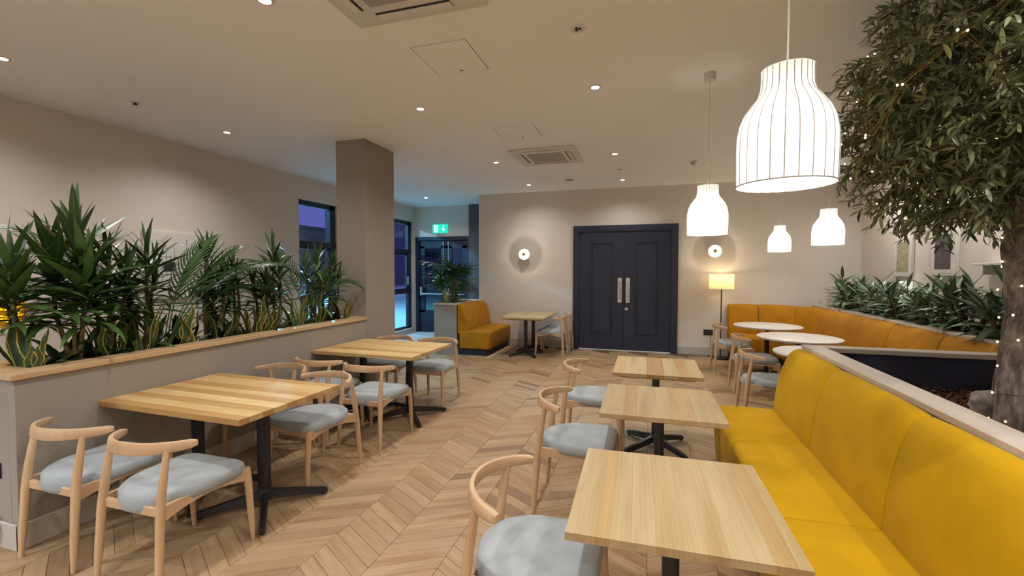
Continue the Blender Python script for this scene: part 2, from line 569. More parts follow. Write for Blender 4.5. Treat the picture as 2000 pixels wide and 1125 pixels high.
# ------------------------------------------------------------------ windows
def window(n, W, label, tilt):
    y0, y1, z0, z1 = W
    r = empty('window_%d' % n, (XL-0.10, (y0+y1)/2, z0))
    tag(r, label, 'window', kind='structure')
    h = (y1-y0)/2
    def part(nm, a0, a1, b0, b1, d0=-0.04, d1=0.04, mat='navy'):
        return G().box(d0, d1, a0, a1, b0-z0, b1-z0, 0.004).build(nm, MT[mat], r)
    f = 0.07
    part('jamb', -h, -h+f, z0, z1)
    part('jamb', h-f-0.08, h, z0, z1)
    part('head_rail', -h, h, z1-0.09, z1)
    part('sill_rail', -h, h, z0, z0+0.06)
    part('transom', -h, h, 2.00, 2.10, -0.05, 0.05)
    part('transom', -h, h, 1.00, 1.09, -0.05, 0.05)
    part('sill', -h, h, z0-0.005, z0+0.012, 0.04, 0.12, 'white')
    part('pane', -h+f, h-f-0.08, 2.10, z1-0.09, -0.006, 0.006, 'glass')
    part('pane', -h+f, h-f-0.08, z0+0.06, 1.00, -0.006, 0.006, 'glass')
    c = part('casement', -h+f, h-f-0.08, 1.09, 1.13, -0.03, 0.03)
    c2 = part('casement_rail', -h+f, h-f-0.08, 1.96, 2.00, -0.03, 0.03)
    part('casement_stile', h-f-0.13, h-f-0.08, 1.09, 2.0, -0.03, 0.03)
    part('pane', -h+f, h-f-0.08, 1.13, 1.96, -0.006, 0.006, 'glass')
    if tilt:
        part('window_handle', h-f-0.12, h-f-0.10, 1.22, 1.42, 0.03, 0.06, 'steel')
    return r
window(1, W1, 'tall navy framed window behind the long planter', False)
window(2, W2, 'tall navy framed window beside the exit door', True)

# ------------------------------------------------------------------ exit door in the lobby
r = empty('door_1', ((DX0+DX1)/2, YL+0.02, 0))
tag(r, 'navy glazed exit door with a push bar', 'door', kind='structure')
hw = (DX1-DX0)/2
g = G().box(-hw, -hw+0.09, -0.05, 0.08, 0, DZ-0.09, 0.004).box(hw-0.05, hw, -0.05, 0.08, 0, DZ-0.09, 0.004).box(-hw, hw, -0.05, 0.08, DZ-0.09, DZ, 0.004)
g.build('door_frame', MT['navy'], r)
def exit_leaf(x0, x1, nm):
    L = empty(nm, (0, 0, 0))
    L.parent = r
    s = 0.15
    G().box(x0, x1, 0.0, 0.05, 0, 0.56, 0.003).box(x0, x1, 0.0, 0.05, 2.14, DZ-0.09, 0.003).box(x0, x0+s, 0, 0.05, 0.5, 2.2, 0.003).box(x1-s, x1, 0, 0.05, 0.5, 2.2, 0.003).build('leaf_frame', MT['navy'], L)
    G().box(x0+s, x1-s, 0.02, 0.03, 0.56, 2.14).build('pane', MT['dglass'], L)
    G().tube([(x0+0.08, -0.06, 0.98), (x1-0.08, -0.06, 0.98)], 0.014, 8).box(x0+0.05, x0+0.09, -0.08, 0, 0.94, 1.16, 0.004).build('push_bar', MT['steel'], L)
    return L
exit_leaf(-hw+0.09, 0.10, 'door_leaf')
exit_leaf(0.105, hw-0.05, 'door_leaf')
for dx in (0.03, 0.17):
    G().tube([(dx, -0.02, 1.30), (dx, -0.02, 2.26)], 0.007, 6).lathe([(0.0, 0), (0.016, 0), (0.016, 0.06), (0.0, 0.06)], 8, (dx, -0.02, 2.24)).build('bolt_rod', MT['steel'], r)

# exit sign
s = empty('exit_sign', (-5.015, YL-0.03, 2.49))
tag(s, 'lit green emergency exit sign above the exit door', 'sign')
G().box(-0.20, 0.20, -0.03, 0.03, 0.03, 0.25, 0.006).build('light_box', MT['green'], s)
G().box(-0.12, 0.12, -0.02, 0.03, 0.0, 0.03, 0.003).build('housing', MT['white'], s)
d_ = -0.034
G().box(-0.15, -0.045, d_, -0.03, 0.05, 0.23).build('door_symbol', MT['signw'], s)
g = G().lathe([(0, 0), (0.013, 0.0), (0.013, 0.006), (0, 0.006)], 10, mat=Matrix.Translation((-0.088, d_-0.003, 0.205)) @ Matrix.Rotation(PI/2, 4, 'X'))
for a, b_ in (((-0.092, 0.185), (-0.10, 0.13)), ((-0.10, 0.13), (-0.075, 0.10)), ((-0.075, 0.10), (-0.08, 0.062)), ((-0.10, 0.13), (-0.115, 0.095)), ((-0.115, 0.095), (-0.14, 0.085)), ((-0.092, 0.178), (-0.065, 0.155)), ((-0.092, 0.178), (-0.122, 0.155))):
    g.tube([(a[0], d_-0.004, a[1]), (b_[0], d_-0.004, b_[1])], 0.008, 6)
g.build('running_figure', MT['green'], s)
g = G().box(0.085, 0.115, d_, -0.03, 0.12, 0.22)
g.add([(0.045, d_, 0.135), (0.155, d_, 0.135), (0.10, d_, 0.06), (0.045, -0.03, 0.135), (0.155, -0.03, 0.135), (0.10, -0.03, 0.06)], [[0, 1, 2], [5, 4, 3], [0, 3, 4, 1], [1, 4, 5, 2], [2, 5, 3, 0]])
g.build('arrow', MT['signw'], s)

# ------------------------------------------------------------------ double doors in the rear wall
r = empty('door_2', (-0.4475, YB, 0))
tag(r, 'navy panelled double doors with steel pull handles', 'door', kind='structure')
H2 = 0.9935
G().box(-H2, -H2+0.125, -0.045, 0, 0, 2.345, 0.004).box(H2-0.125, H2, -0.045, 0, 0, 2.345, 0.004).box(-H2, H2, -0.045, 0, 2.345, 2.468, 0.004).build('architrave', MT['navy'], r)
G().box(-H2+0.12, H2-0.12, -0.004, 0, 0.014, 2.345).build('dark_backing', MT['slot'], r)  # dark sheet standing in for the shade between the door leaves
G().box(-H2+0.12, H2-0.12, -0.05, 0, 0, 0.016).build('threshold', MT['paper'], r)
for sx in (-1, 1):
    L = G().box(min(sx*0.004, sx*0.868), max(sx*0.004, sx*0.868), -0.018, 0, 0.016, 2.344, 0.003).build('door_leaf', MT['navy'], r)
    a, b_ = (0.22, 0.64)
    x0, x1 = sorted((sx*a, sx*b_))
    z0, z1 = 0.335, 2.13
    g = G()
    for q in (0, 0.03):
        e = 0.014
        zz0, zz1, xx0, xx1 = z0+q, z1-q, x0+q, x1-q
        dpt = -0.036 if q == 0 else -0.027
        g.box(xx0, xx1, dpt, -0.016, zz0, zz0+e, 0.003).box(xx0, xx1, dpt, -0.016, zz1-e, zz1, 0.003).box(xx0, xx0+e, dpt, -0.016, zz0, zz1, 0.003).box(xx1-e, xx1, dpt, -0.016, zz0, zz1, 0.003)
    g.build('panel_moulding', MT['navy'], L)
    hx = sx*0.077
    h = G().box(hx-0.038, hx+0.038, -0.024, -0.017, 0.95, 1.435, 0.002).build('push_plate', MT['steel'], L)
    G().tube([(hx, -0.024, 1.02), (hx, -0.065, 1.04), (hx, -0.065, 1.35), (hx, -0.024, 1.37)], 0.010, 8).build('pull_handle', MT['steel'], L)
    if sx == 1:
        G().lathe([(0, 0), (0.03, 0), (0.03, 0.012), (0, 0.014)], 16, mat=Matrix.Translation((0.055, -0.018, 0.83)) @ Matrix.Rotation(PI/2, 4, 'X')).build('lock', MT['steel'], L)

# ------------------------------------------------------------------ ceiling fittings
def downlight(x, y, label, lit=True):
    r = empty('downlight', (x, y, ZC))
    tag(r, label, 'downlight', 'recessed ceiling downlights')
    G().lathe([(0.034, -0.001), (0.036, -0.007), (0.052, -0.006), (0.056, 0.0), (0.034, 0.0)], 24).build('trim_ring', MT['white'], r)
    if lit:
        G().lathe([(0, -0.004), (0.034, -0.004), (0.034, 0.0), (0, 0.0)], 20).build('lens', MT['lens'], r)
        l = light('downlight_spot', 'SPOT', (0, 0, -0.012), P_DOWN*(0.55 if 8.1 < y < 8.5 else 1.0), WARM, 0.028, angle=150, blend=1.0)
        l.parent = r
    else:
        G().lathe([(0, -0.003), (0.036, -0.003), (0.036, 0), (0, 0)], 20).build('reflector', MT['white'], r)
        for k in range(3):
            a = k*2.1
            G().lathe([(0, -0.012), (0.009, -0.010), (0.011, 0), (0, 0)], 10, (0.015*math.cos(a), 0.015*math.sin(a), 0)).build('lamp_capsule', MT['slot'], r)
    return r
DL = {(-4.75, 2.19): 'downlight at the far left edge of the picture', (-4.75, 4.10): 'downlight nearest the long left wall above the planter',
      (-2.22, 2.19): 'downlight at the top edge left of the near air conditioner', (-2.2, 4.07): 'downlight in front of the square column',
      (-0.465, 4.045): 'downlight between the two access panels and the pendants', (-2.195, 6.387): 'downlight left of the far air conditioner',
      (-0.457, 6.389): 'downlight right of the far air conditioner', (-2.172, 8.225): 'downlight close to the rear wall above the small bench',
      (-0.451, 8.242): 'downlight close to the rear wall above the double doors', (-4.744, 9.005): 'downlight in the entrance lobby'}
for (x, y), lb in DL.items():
    downlight(x, y, lb)
downlight(-0.47, 3.045, 'unlit round ceiling downlight beside the near access panel', False)
for x, y in ((-0.465, 1.2), (-0.465, -1.2), (-2.2, 0.2), (-2.2, -1.8), (-4.75, 0.0), (1.5, -1.2), (1.27, 1.1), (2.0, 1.6), (3.05, 5.9), (3.05, 7.6)):  # unseen downlights added to brighten the room
    downlight(x, y, 'added ceiling downlight out of the picture')

def ac_unit(cx, cy, label):
    r = empty('air_conditioner', (cx, cy, ZC))
    tag(r, label, 'air conditioner', 'ceiling cassette air conditioners')
    G().box(-0.45, 0.45, -0.43, 0.43, -0.028, 0, 0.012, 2).build('panel', MT['white'], r)
    G().box(-0.24, 0.24, -0.23, 0.23, -0.034, -0.026, 0.004).build('intake_grille', MT['grille'], r)
    for k in range(4):
        M_ = Matrix.Rotation(k*PI/2, 4, 'Z')
        L = G().box(-0.25, 0.25, -0.37, -0.295, -0.0295, -0.026, mat=M_).build('air_slot', MT['slot'], r)
        G().box(-0.248, 0.248, -0.366, -0.312, -0.036, -0.028, 0.004, mat=M_).build('louvre', MT['white'], L)
ac_unit(-1.38, 6.22, 'white ceiling cassette air conditioner near the rear wall')
ac_unit(-1.39, 2.165, 'white ceiling cassette air conditioner cut by the top edge')

def hatch(x0, x1, y0, y1, label):
    cx, cy = (x0+x1)/2, (y0+y1)/2
    r = empty('access_panel', (cx, cy, ZC))
    tag(r, label, 'access panel', 'flush ceiling access panels')
    hx, hy = (x1-x0)/2, (y1-y0)/2
    G().box(-hx, hx, -hy, hy, -0.0015, 0).build('shadow_gap', MT['slot'], r)
    e = 0.005
    G().box(-hx+e, hx-e, -hy+e, hy-e, -0.004, 0, 0.001).build('panel', MT['ceil'], r)
    G().box(-hx-0.014, hx+0.014, -hy-0.014, -hy, -0.003, 0, 0.001).box(-hx-0.014, hx+0.014, hy, hy+0.014, -0.003, 0, 0.001).box(-hx-0.014, -hx, -hy, hy, -0.003, 0, 0.001).box(hx, hx+0.014, -hy, hy, -0.003, 0, 0.001).build('frame', MT['ceil'], r)
    G().lathe([(0, -0.006), (0.011, -0.006), (0.011, -0.003), (0, -0.003)], 12, (0.0, hy-0.05, 0)).build('lock', MT['slot'], r)
hatch(-1.68, -1.243, 2.951, 3.443, 'square flush access panel behind the near air conditioner')
hatch(-1.72, -1.235, 4.855, 5.34, 'square flush access panel in front of the far air conditioner')

def disc_thing(name, label, cat, loc, parts):
    r = empty(name, loc)
    tag(r, label, cat)
    for nm, prof, mat in parts:
        G().lathe(prof, 20).build(nm, MT[mat], r)
disc_thing('smoke_detector', 'small white smoke detector left of the pendant cord', 'detector', (0.623, 7.164, ZC), [('base', [(0, -0.02), (0.05, -0.02), (0.052, 0), (0, 0)], 'white'), ('sensor', [(0, -0.05), (0.03, -0.05), (0.035, -0.018), (0, -0.018)], 'grille')])
disc_thing('ceiling_speaker', 'flat round ceiling speaker near the rear wall', 'speaker', (-1.36, 7.971, ZC), [('ring', [(0, -0.008), (0.085, -0.008), (0.09, 0), (0, 0)], 'white'), ('grille', [(0, -0.012), (0.07, -0.011), (0.072, -0.006), (0, -0.006)], 'grille')])
disc_thing('sensor', 'tiny white ceiling sensor near the rear downlights', 'sensor', (-0.452, 7.364, ZC), [('base', [(0, -0.01), (0.03, -0.01), (0.034, 0), (0, 0)], 'white'), ('eye', [(0, -0.02), (0.012, -0.016), (0.014, -0.008), (0, -0.008)], 'slot')])
disc_thing('sprinkler', 'small dark ceiling sprinkler above the left wall', 'sprinkler', (-4.764, 3.129, ZC), [('plate', [(0, -0.006), (0.035, -0.006), (0.038, 0), (0, 0)], 'white'), ('head', [(0, -0.025), (0.02, -0.022), (0.012, -0.005), (0, -0.005)], 'slot')])
disc_thing('security_camera', 'small dome security camera in the far ceiling corner', 'camera', (3.37, 8.86, ZC), [('base', [(0, -0.025), (0.055, -0.025), (0.06, 0), (0, 0)], 'white'), ('dome', [(0, -0.065), (0.025, -0.058), (0.04, -0.025), (0, -0.025)], 'slot')])

# ------------------------------------------------------------------ pendants
PZ = 1.878
def pendant_profile(t):
    """radius, height for t in 0..1 from the rim up"""
    P = [(0.155, 0.0), (0.156, 0.05), (0.157, 0.12), (0.156, 0.17), (0.148, 0.215), (0.132, 0.252), (0.108, 0.287), (0.090, 0.312), (0.083, 0.335), (0.082, 0.365), (0.082, 0.400)]
    f = t*(len(P)-1)
    i = min(int(f), len(P)-2)
    q = f-i
    return P[i][0]*(1-q)+P[i+1][0]*q, P[i][1]*(1-q)+P[i+1][1]*q
def make_pendant():
    r = empty('pendant_lamp', (0, 0, PZ))
    prof = [pendant_profile(i/20) for i in range(21)]
    n = 48
    vs, fs = [], []
    for rr, z in prof:
        for k in range(n):
            a = 2*PI*k/n
            q = rr*(1-0.006*(1 if k % 2 else 0))
            vs.append((q*math.cos(a), q*math.sin(a), z))
    for i in range(20):
        for k in range(n):
            fs.append([i*n+k, i*n+(k+1) % n, (i+1)*n+(k+1) % n, (i+1)*n+k])
    G().add(vs, fs).build('shade', MT['pend'], r, smooth=60)
    ribm = G().tube([(pendant_profile(i/16)[0]+0.0008, 0, pendant_profile(i/16)[1]) for i in range(17)], 0.0015, 4).mesh('rib', MT['rib'], 60)
    for k in range(24):
        link('rib', ribm, r, rot=(0, 0, 2*PI*k/24))
    G().tube([(0.1565*math.cos(a*PI/24), 0.1565*math.sin(a*PI/24), 0.0) for a in range(49)], 0.0022, 5, caps=False).build('rim_ring', MT['rib'], r)
    G().tube([(0.0822*math.cos(a*PI/16), 0.0822*math.sin(a*PI/16), 0.40) for a in range(33)], 0.0016, 5, caps=False).build('neck_ring', MT['pend'], r)
    G().tube([(-0.082, 0, 0.395), (0.082, 0, 0.395)], 0.0018, 5).tube([(0, -0.082, 0.395), (0, 0.082, 0.395)], 0.0018, 5).build('spider', MT['rib'], r)
    G().lathe([(0, 0.30), (0.018, 0.30), (0.02, 0.39), (0.006, 0.405), (0, 0.405)], 12).build('lamp_holder', MT['white'], r)
    G().lathe([(0, 0.17), (0.022, 0.18), (0.032, 0.21), (0.028, 0.25), (0.015, 0.30), (0, 0.30)], 14).build('bulb', MT['bulb'], r)
    G().tube([(0, 0, 0.40), (0, 0, ZC-PZ-0.05)], 0.0032, 6).build('cord', MT['white'], r)
    G().lathe([(0, ZC-PZ-0.06), (0.044, ZC-PZ-0.06), (0.046, ZC-PZ-0.004), (0.046, ZC-PZ), (0, ZC-PZ)], 24).build('canopy', MT['white'], r)
    return r
pend0 = make_pendant()
pk = tree_of(pend0)
for i, (x, y, lb) in enumerate(((0.458, 1.80, 'nearest and largest looking white ribbed pendant lamp'), (0.468, 4.04, 'white ribbed pendant lamp hanging left, before the rear wall light'),
                                (1.965, 7.92, 'farthest and smallest looking white ribbed pendant lamp'), (1.965, 5.95, 'white ribbed pendant lamp over the round tables, hanging rightmost'))):
    o = pend0 if i == 0 else copy_tree(pend0, pk)
    o.location = (x, y, PZ)
    tag(o, lb, 'pendant lamp', 'white ribbed pendant lamps')
    l = light('pendant_light', 'POINT', (0, 0, 0.09), P_PEND*(0.72, 4.0, 8.0, 8.0)[i], (1.0, 0.95, 0.87), 0.05)
    l.parent = o
    l = light('pendant_downlight', 'SPOT', (0, 0, 0.16), P_PEND*4.0, (1.0, 0.88, 0.70), 0.03, angle=84, blend=0.4)
    l.parent = o

for i, (x, y) in enumerate(((-4.2, -0.6), (-2.4, -2.6), (0.3, -2.6), (2.2, -1.6), (-0.8, -4.0), (-4.2, -3.6))):  # unseen pendants added to brighten the ceiling and walls
    o = copy_tree(pend0, pk)
    o.location = (x, y, PZ+0.15)
    tag(o, 'added unseen pendant lamp behind the viewpoint', 'pendant lamp', 'white ribbed pendant lamps')
    l = light('pendant_light', 'POINT', (0, 0, 0.09), 165, (0.72, 0.87, 1.0) if x < -4 else (1.0, 0.96, 0.92), 0.05)
    l.parent = o

# ------------------------------------------------------------------ wall lights
def sconce(x, z, label):
    r = empty('wall_light', (x, YB, z))
    tag(r, label, 'wall light', 'round wall lights on the rear wall')
    X = Matrix.Rotation(PI/2, 4, 'X')
    G().lathe([(0, 0), (0.045, 0), (0.045, 0.02), (0, 0.022)], 20, mat=X).build('back_plate', MT['brass'], r)
    G().lathe([(0, 0.02), (0.010, 0.02), (0.010, 0.075), (0, 0.075)], 10, mat=X).build('arm', MT['brass'], r)
    G().lathe([(0, 0.070), (0.05, 0.071), (0.095, 0.080), (0.114, 0.092), (0.116, 0.094), (0.112, 0.096), (0.09, 0.085), (0.045, 0.077), (0, 0.076)], 32, mat=X).build('reflector_dish', MT['marble'], r)
    G().lathe([(0, 0.078), (0.014, 0.08), (0.014, 0.10), (0.018, 0.11), (0, 0.11)], 12, mat=X).build('lamp_holder', MT['brass'], r)
    G().lathe([(0.008, 0.105), (0.03, 0.12), (0.036, 0.142)], 16, mat=X).build('bulb', MT['bulbg'], r)
    G().lathe([(0.037, 0.142), (0.033, 0.160), (0.018, 0.175), (0, 0.179), (0, 0.172), (0.03, 0.157), (0.034, 0.142)], 16, mat=X).build('mirrored_crown', MT['brass'], r)
    l = light('wall_light_lamp', 'POINT', (0, -0.140, 0), 12.0, (1.0, 0.88, 0.72), 0.012)
    l.parent = r
m, nt, b = newmat('clear_bulb')
tr = node(nt, 'ShaderNodeBsdfTransparent'); em = node(nt, 'ShaderNodeEmission'); ms = node(nt, 'ShaderNodeMixShader')
em.inputs[0].default_value = (1, 0.85, 0.6, 1); em.inputs[1].default_value = 4; ms.inputs[0].default_value = 0.25
nt.links.new(tr.outputs[0], ms.inputs[1]); nt.links.new(em.outputs[0], ms.inputs[2]); nt.links.new(ms.outputs[0], nt.nodes['Material Output'].inputs[0])
MT['bulbg'] = m
sconce(-2.449, 1.913, 'round wall light between the small bench and the double doors')
sconce(1.17, 1.936, 'round wall light above the standing lamp')

# ------------------------------------------------------------------ wall socket, floor lamp
r = empty('wall_socket', (1.09, YB, 0.43))
tag(r, 'dark double wall socket below the standing lamp', 'socket')
G().box(-0.08, 0.08, -0.012, 0, -0.052, 0.052, 0.004).build('plate', MT['black'], r)
for sx in (-0.04, 0.04):
    G().box(sx-0.022, sx+0.022, -0.016, -0.011, -0.03, 0.02, 0.003).build('outlet', MT['slot'], r)
r = empty('floor_lamp', (1.262, 8.70, 0))
tag(r, 'slim black standing lamp with a cream drum shade by the rear wall', 'floor lamp')
G().lathe([(0, 0), (0.13, 0), (0.135, 0.012), (0.12, 0.022), (0.02, 0.03), (0, 0.03)], 28).build('base', MT['black'], r)
G().tube([(0, 0, 0.025), (0, 0, 1.33)], 0.010, 8).build('pole', MT['black'], r)
G().lathe([(0, 1.31), (0.016, 1.31), (0.018, 1.36), (0, 1.37)], 12).build('lamp_holder', MT['black'], r)
G().lathe([(0, 1.36), (0.012, 1.365), (0.03, 1.40), (0.028, 1.43), (0, 1.45)], 14).build('bulb', MT['bulb'], r)
n = 64
vs, fs = [], []
for z in (1.255, 1.522):
    for k in range(n):
        a = 2*PI*k/n
        q = 0.197+(0.004 if k % 2 else 0)
        vs.append((q*math.cos(a), q*math.sin(a), z))
for k in range(n):
    fs.append([k, (k+1) % n, n+(k+1) % n, n+k])
sh = G().add(vs, fs).build('shade', MT['shade'], r, smooth=20)
for z in (1.255, 1.522):
    G().tube([(0.2*math.cos(a*PI/24), 0.2*math.sin(a*PI/24), z) for a in range(49)], 0.004, 5, caps=False).build('shade_ring', MT['paper'], sh)
G().tube([(-0.2, 0, 1.50), (0, 0, 1.47), (0.2, 0, 1.50)], 0.003, 5).build('shade_carrier', MT['black'], r)
l = light('floor_lamp_bulb', 'POINT', (0, 0, 1.47), 4.5, (1.0, 0.80, 0.48), 0.03)
l.parent = r
tag(G().tube([(1.262, 8.83, 0.012), (1.22, 8.93, 0.012), (1.15, 8.97, 0.03), (1.13, 8.975, 0.2), (1.13, 8.978, 0.40)], 0.004, 6).build('lamp_cord', MT['black']), 'thin black cord from the standing lamp to the socket', 'cord')

# ------------------------------------------------------------------ chairs
def make_chair():
    r = empty('dining_chair')
    # seat cushion
    n = 36
    def outline(a, k):
        c, s_ = math.cos(a), math.sin(a)
        e = 2/5.0 if s_ > 0 else 2/2.2
        x = 0.238*k*math.copysign(abs(c)**(2/6.5 if s_ > 0 else e), c)
        y = (0.238 if s_ > 0 else 0.262)*k*math.copysign(abs(s_)**e, s_)
        return x*(1+0.05*(y > 0)*y/0.235), y+0.005
    rings = []
    for k, z in ((0.90, 0.402), (0.975, 0.410), (1.0, 0.432), (0.985, 0.458), (0.93, 0.471), (0.80, 0.479), (0.55, 0.483), (0.25, 0.483)):
        rg = []
        for i in range(n):
            x, y = outline(2*PI*i/n, k)
            rg.append(Vector((x, y, z-0.03*(z < 0.44)*min(1, max(0, (-y-0.10)/0.10)))))
        rings.append(rg)
    G().rings(rings).build('seat', MT['seat'], r, smooth=80)
    for sx in (-1, 1):
        G().tube([(sx*0.222, 0.222, 0.43), (sx*0.224, 0.228, 0.36), (sx*0.228, 0.24, 0.15), (sx*0.231, 0.248, 0.0)], [0.019, 0.021, 0.018, 0.0115], 10).build('leg', MT['chairw'], r)
        G().tube([(sx*0.214, -0.272, 0.0), (sx*0.210, -0.262, 0.15), (sx*0.203, -0.245, 0.38), (sx*0.199, -0.232, 0.50), (sx*0.195, -0.200, 0.695)], [0.0115, 0.018, 0.0215, 0.0205, 0.015], 10).build('leg', MT['chairw'], r)
        rr = []
        for i in range(9):
            t = i/8
            x = sx*(0.200*(1-t)+0.222*t)
            y = -0.235*(1-t)+0.222*t
            hgt = 0.036+0.040*abs(2*t-1)**2
            rr.append([Vector((x-0.011, y, 0.432)), Vector((x+0.011, y, 0.432)), Vector((x+0.011, y, 0.432-hgt)), Vector((x-0.011, y, 0.432-hgt))])
        G().rings(rr).build('side_rail', MT['chairw'], r, smooth=30)
    G().box(-0.215, 0.215, 0.212, 0.234, 0.375, 0.43, 0.004).build('front_rail', MT['chairw'], r)
    G().box(-0.20, 0.20, -0.243, -0.221, 0.374, 0.420, 0.004).build('back_rail', MT['chairw'], r)
    rings = []
    N = 28
    for i in range(N+1):
        th = math.radians(-72+144*i/N)
        k = abs(th)/math.radians(72)
        p = Vector((0.272*math.sin(th), -0.014-0.262*math.cos(th), 0))
        tg = Vector((0.272*math.cos(th), 0.262*math.sin(th), 0)).normalized()
        nn = Vector((tg.y, -tg.x, 0))
        hh = 0.029*(1-k**2)+0.018*k**2
        tt = 0.011*(1-k**2)+0.0155*k**2
        if i in (0, N):
            hh *= 0.72
            tt *= 0.72
        zc = 0.705+0.006*(1-k)
        sec = [(-1, -0.7), (-0.7, -1), (0.7, -1), (1, -0.7), (1, 0.7), (0.7, 1), (-0.7, 1), (-1, 0.7)]
        rings.append([p+nn*(a*tt+(bb*hh*-0.12))+Vector((0, 0, zc+bb*hh)) for a, bb in sec])
    G().rings(rings).build('backrest', MT['chairw'], r, smooth=35)
    return r
chair0 = make_chair()
ck = tree_of(chair0)
CH_L = 'chairs at the two long tables by the planter'
CH_R = 'chairs facing the mustard bench'
CH_O = 'chairs at the round tables'
CH_B = 'chairs at the rear table'
chairs = [
    (-2.435, 1.765, 0, 'nearest chair at the striped long table, in the left foreground', CH_L),
    (-3.06, 1.775, 0, 'chair at the striped long table tucked against the planter corner', CH_L),
    (-2.475, 2.83, PI-0.17, 'chair at the far end of the striped long table, on the aisle side', CH_L),
    (-3.06, 2.99, PI, 'chair at the far end of the striped long table, against the planter', CH_L),
    (-2.43, 3.605, 0, 'chair at the near end of the plain long table, on the aisle side', CH_L),
    (-3.03, 3.66, 0, 'chair at the near end of the plain long table, against the planter', CH_L),
    (-2.45, 4.82, PI, 'chair at the column end of the plain long table, on the aisle side', CH_L),
    (-3.05, 4.82, PI, 'chair at the column end of the plain long table, against the column', CH_L),
    (-0.40, 1.71, -PI/2, 'largest looking chair, at the nearest square table', CH_R),
    (-0.425, 2.985, -PI/2, 'chair at the middle square table facing the mustard bench', CH_R),
    (-0.45, 4.07, -PI/2, 'chair at the farthest square table facing the mustard bench', CH_R),
    (-1.725, 8.20, PI/2, 'nearer of two chairs at the rear table beside the double doors', CH_B),
    (-1.70, 8.70, PI/2, 'farther of two chairs at the rear table, against the rear wall', CH_B),
    (1.275, 7.70, -PI/2, 'chair at the farthest round table, beside the standing lamp', CH_O),
    (1.35, 6.45, -PI/2, 'chair at the middle round table', CH_O),
    (1.22, 5.17, -PI/2, 'chair at the nearest round table, just behind the mustard bench', CH_O),
]
for i, (x, y, rz, lb, gp) in enumerate(chairs):
    o = chair0 if i == 0 else copy_tree(chair0, ck)
    o.location = (x, y, 0)
    o.rotation_euler = (0, 0, rz)
    tag(o, lb, 'chair', gp)

# ------------------------------------------------------------------ tables
def star_base(r, x, y, reach, top=0.70):
    G().box(x-0.031, x+0.031, y-0.031, y+0.031, 0.055, top, 0.010, 2).build('post', MT['black'], r)
    G().lathe([(0, 0.045), (0.042, 0.045), (0.046, 0.06), (0.046, 0.10), (0.036, 0.125), (0, 0.125)], 16, (x, y, 0)).build('hub', MT['black'], r)
    for k in range(4):
        a = PI/4+k*PI/2
        dx, dy = math.cos(a), math.sin(a)
        R_ = reach*math.sqrt(2)
        rg = []
        for t in (0.02, 0.25, 0.6, 0.95, 1.0):
            q = R_*t
            zt_ = 0.115-0.072*t
            zb = 0.055-0.043*min(1, t*1.05)
            wd = 0.024-0.006*t
            if t == 1.0:
                zt_ -= 0.008
                wd *= 0.8
            c = Vector((x+dx*q, y+dy*q, 0))
            s_ = Vector((-dy, dx, 0))
            rg.append([c-s_*wd+Vector((0, 0, zb)), c+s_*wd+Vector((0, 0, zb)), c+s_*wd*0.75+Vector((0, 0, zt_)), c-s_*wd*0.75+Vector((0, 0, zt_))])
        f = G().rings(rg).build('foot', MT['black'], r, smooth=25)
        G().lathe([(0, 0), (0.014, 0), (0.014, 0.016), (0, 0.018)], 10, (x+dx*R_*0.93, y+dy*R_*0.93, 0)).build('glide', MT['black'], f)

def staves(r, Lx, Ly, widths, along, z1, th, mat, seed):
    """separate wooden staves side by side; grain along the stave's local X"""
    rnd = random.Random(seed)
    tot = sum(widths)
    length, across = (Lx, Ly) if along == 'x' else (Ly, Lx)
    p = -across/2
    for q, wd in enumerate(widths):
        wd = wd/tot*across
        mt = {'P': 'pale', 'M': 'mid', 'B': 'brown', 'H': 'honey', 'S': 'straw'}[mat[q % len(mat)]]
        c = p+wd/2
        me = G().box(-length/2, length/2, -wd/2+0.0001, wd/2-0.0001, -th/2, th/2, 0.0004).mesh('stave', MT[mt], 0)
        loc = (0, c, z1-th/2) if along == 'x' else (-c, 0, z1-th/2)
        link('stave', me, r, loc, (0, 0, 0 if along == 'x' else PI/2))
        p += wd

def table_top_under(r, Lx, Ly, z, drop, inset):
    rg = [[Vector((sx*(Lx/2-i_), sy*(Ly/2-i_), zz)) for sx, sy in ((-1, -1), (1, -1), (1, 1), (-1, 1))] for i_, zz in ((0.02, z), (inset, z-drop))]
    G().rings(rg).build('chamfered_underside', MT['ash2'], r, smooth=20)

TZ = 0.74
def long_table(label, x, y, rz, Lx, Ly, widths, mat, posts, reach, seed):
    r = empty('dining_table', (x, y, 0), rz)
    tag(r, label, 'table', 'twin pedestal wooden tables')
    staves(r, Lx, Ly, widths, 'x', TZ, 0.034, mat, seed)
    for px, py in posts:
        star_base(r, px, py, reach, 0.705)
        G().box(px-0.05, px+0.05, py-0.20, py+0.20, 0.697, 0.706, 0.002).build('mounting_plate', MT['black'], r)
    return r
WL = (.07, .09, .08, .1, .085, .075, .09, .08, .085, .075)
long_table('long wooden table with bold light and brown stripes, by the planter', -2.750, 2.330, math.radians(-1.3), 1.185, 0.825, WL, 'HSHSHSHSSH', [(0.315, 0.0), (-0.285, 0.0)], 0.275, 3)
long_table('plain pale long wooden table near the square column', -2.745, 4.245, math.radians(-1.3), 1.18, 0.875, (.09, .1, .11, .1, .09, .1, .11, .1, .09), 'SSHSSSSSS', [(0.305, 0.0), (-0.285, 0.0)], 0.285, 5)

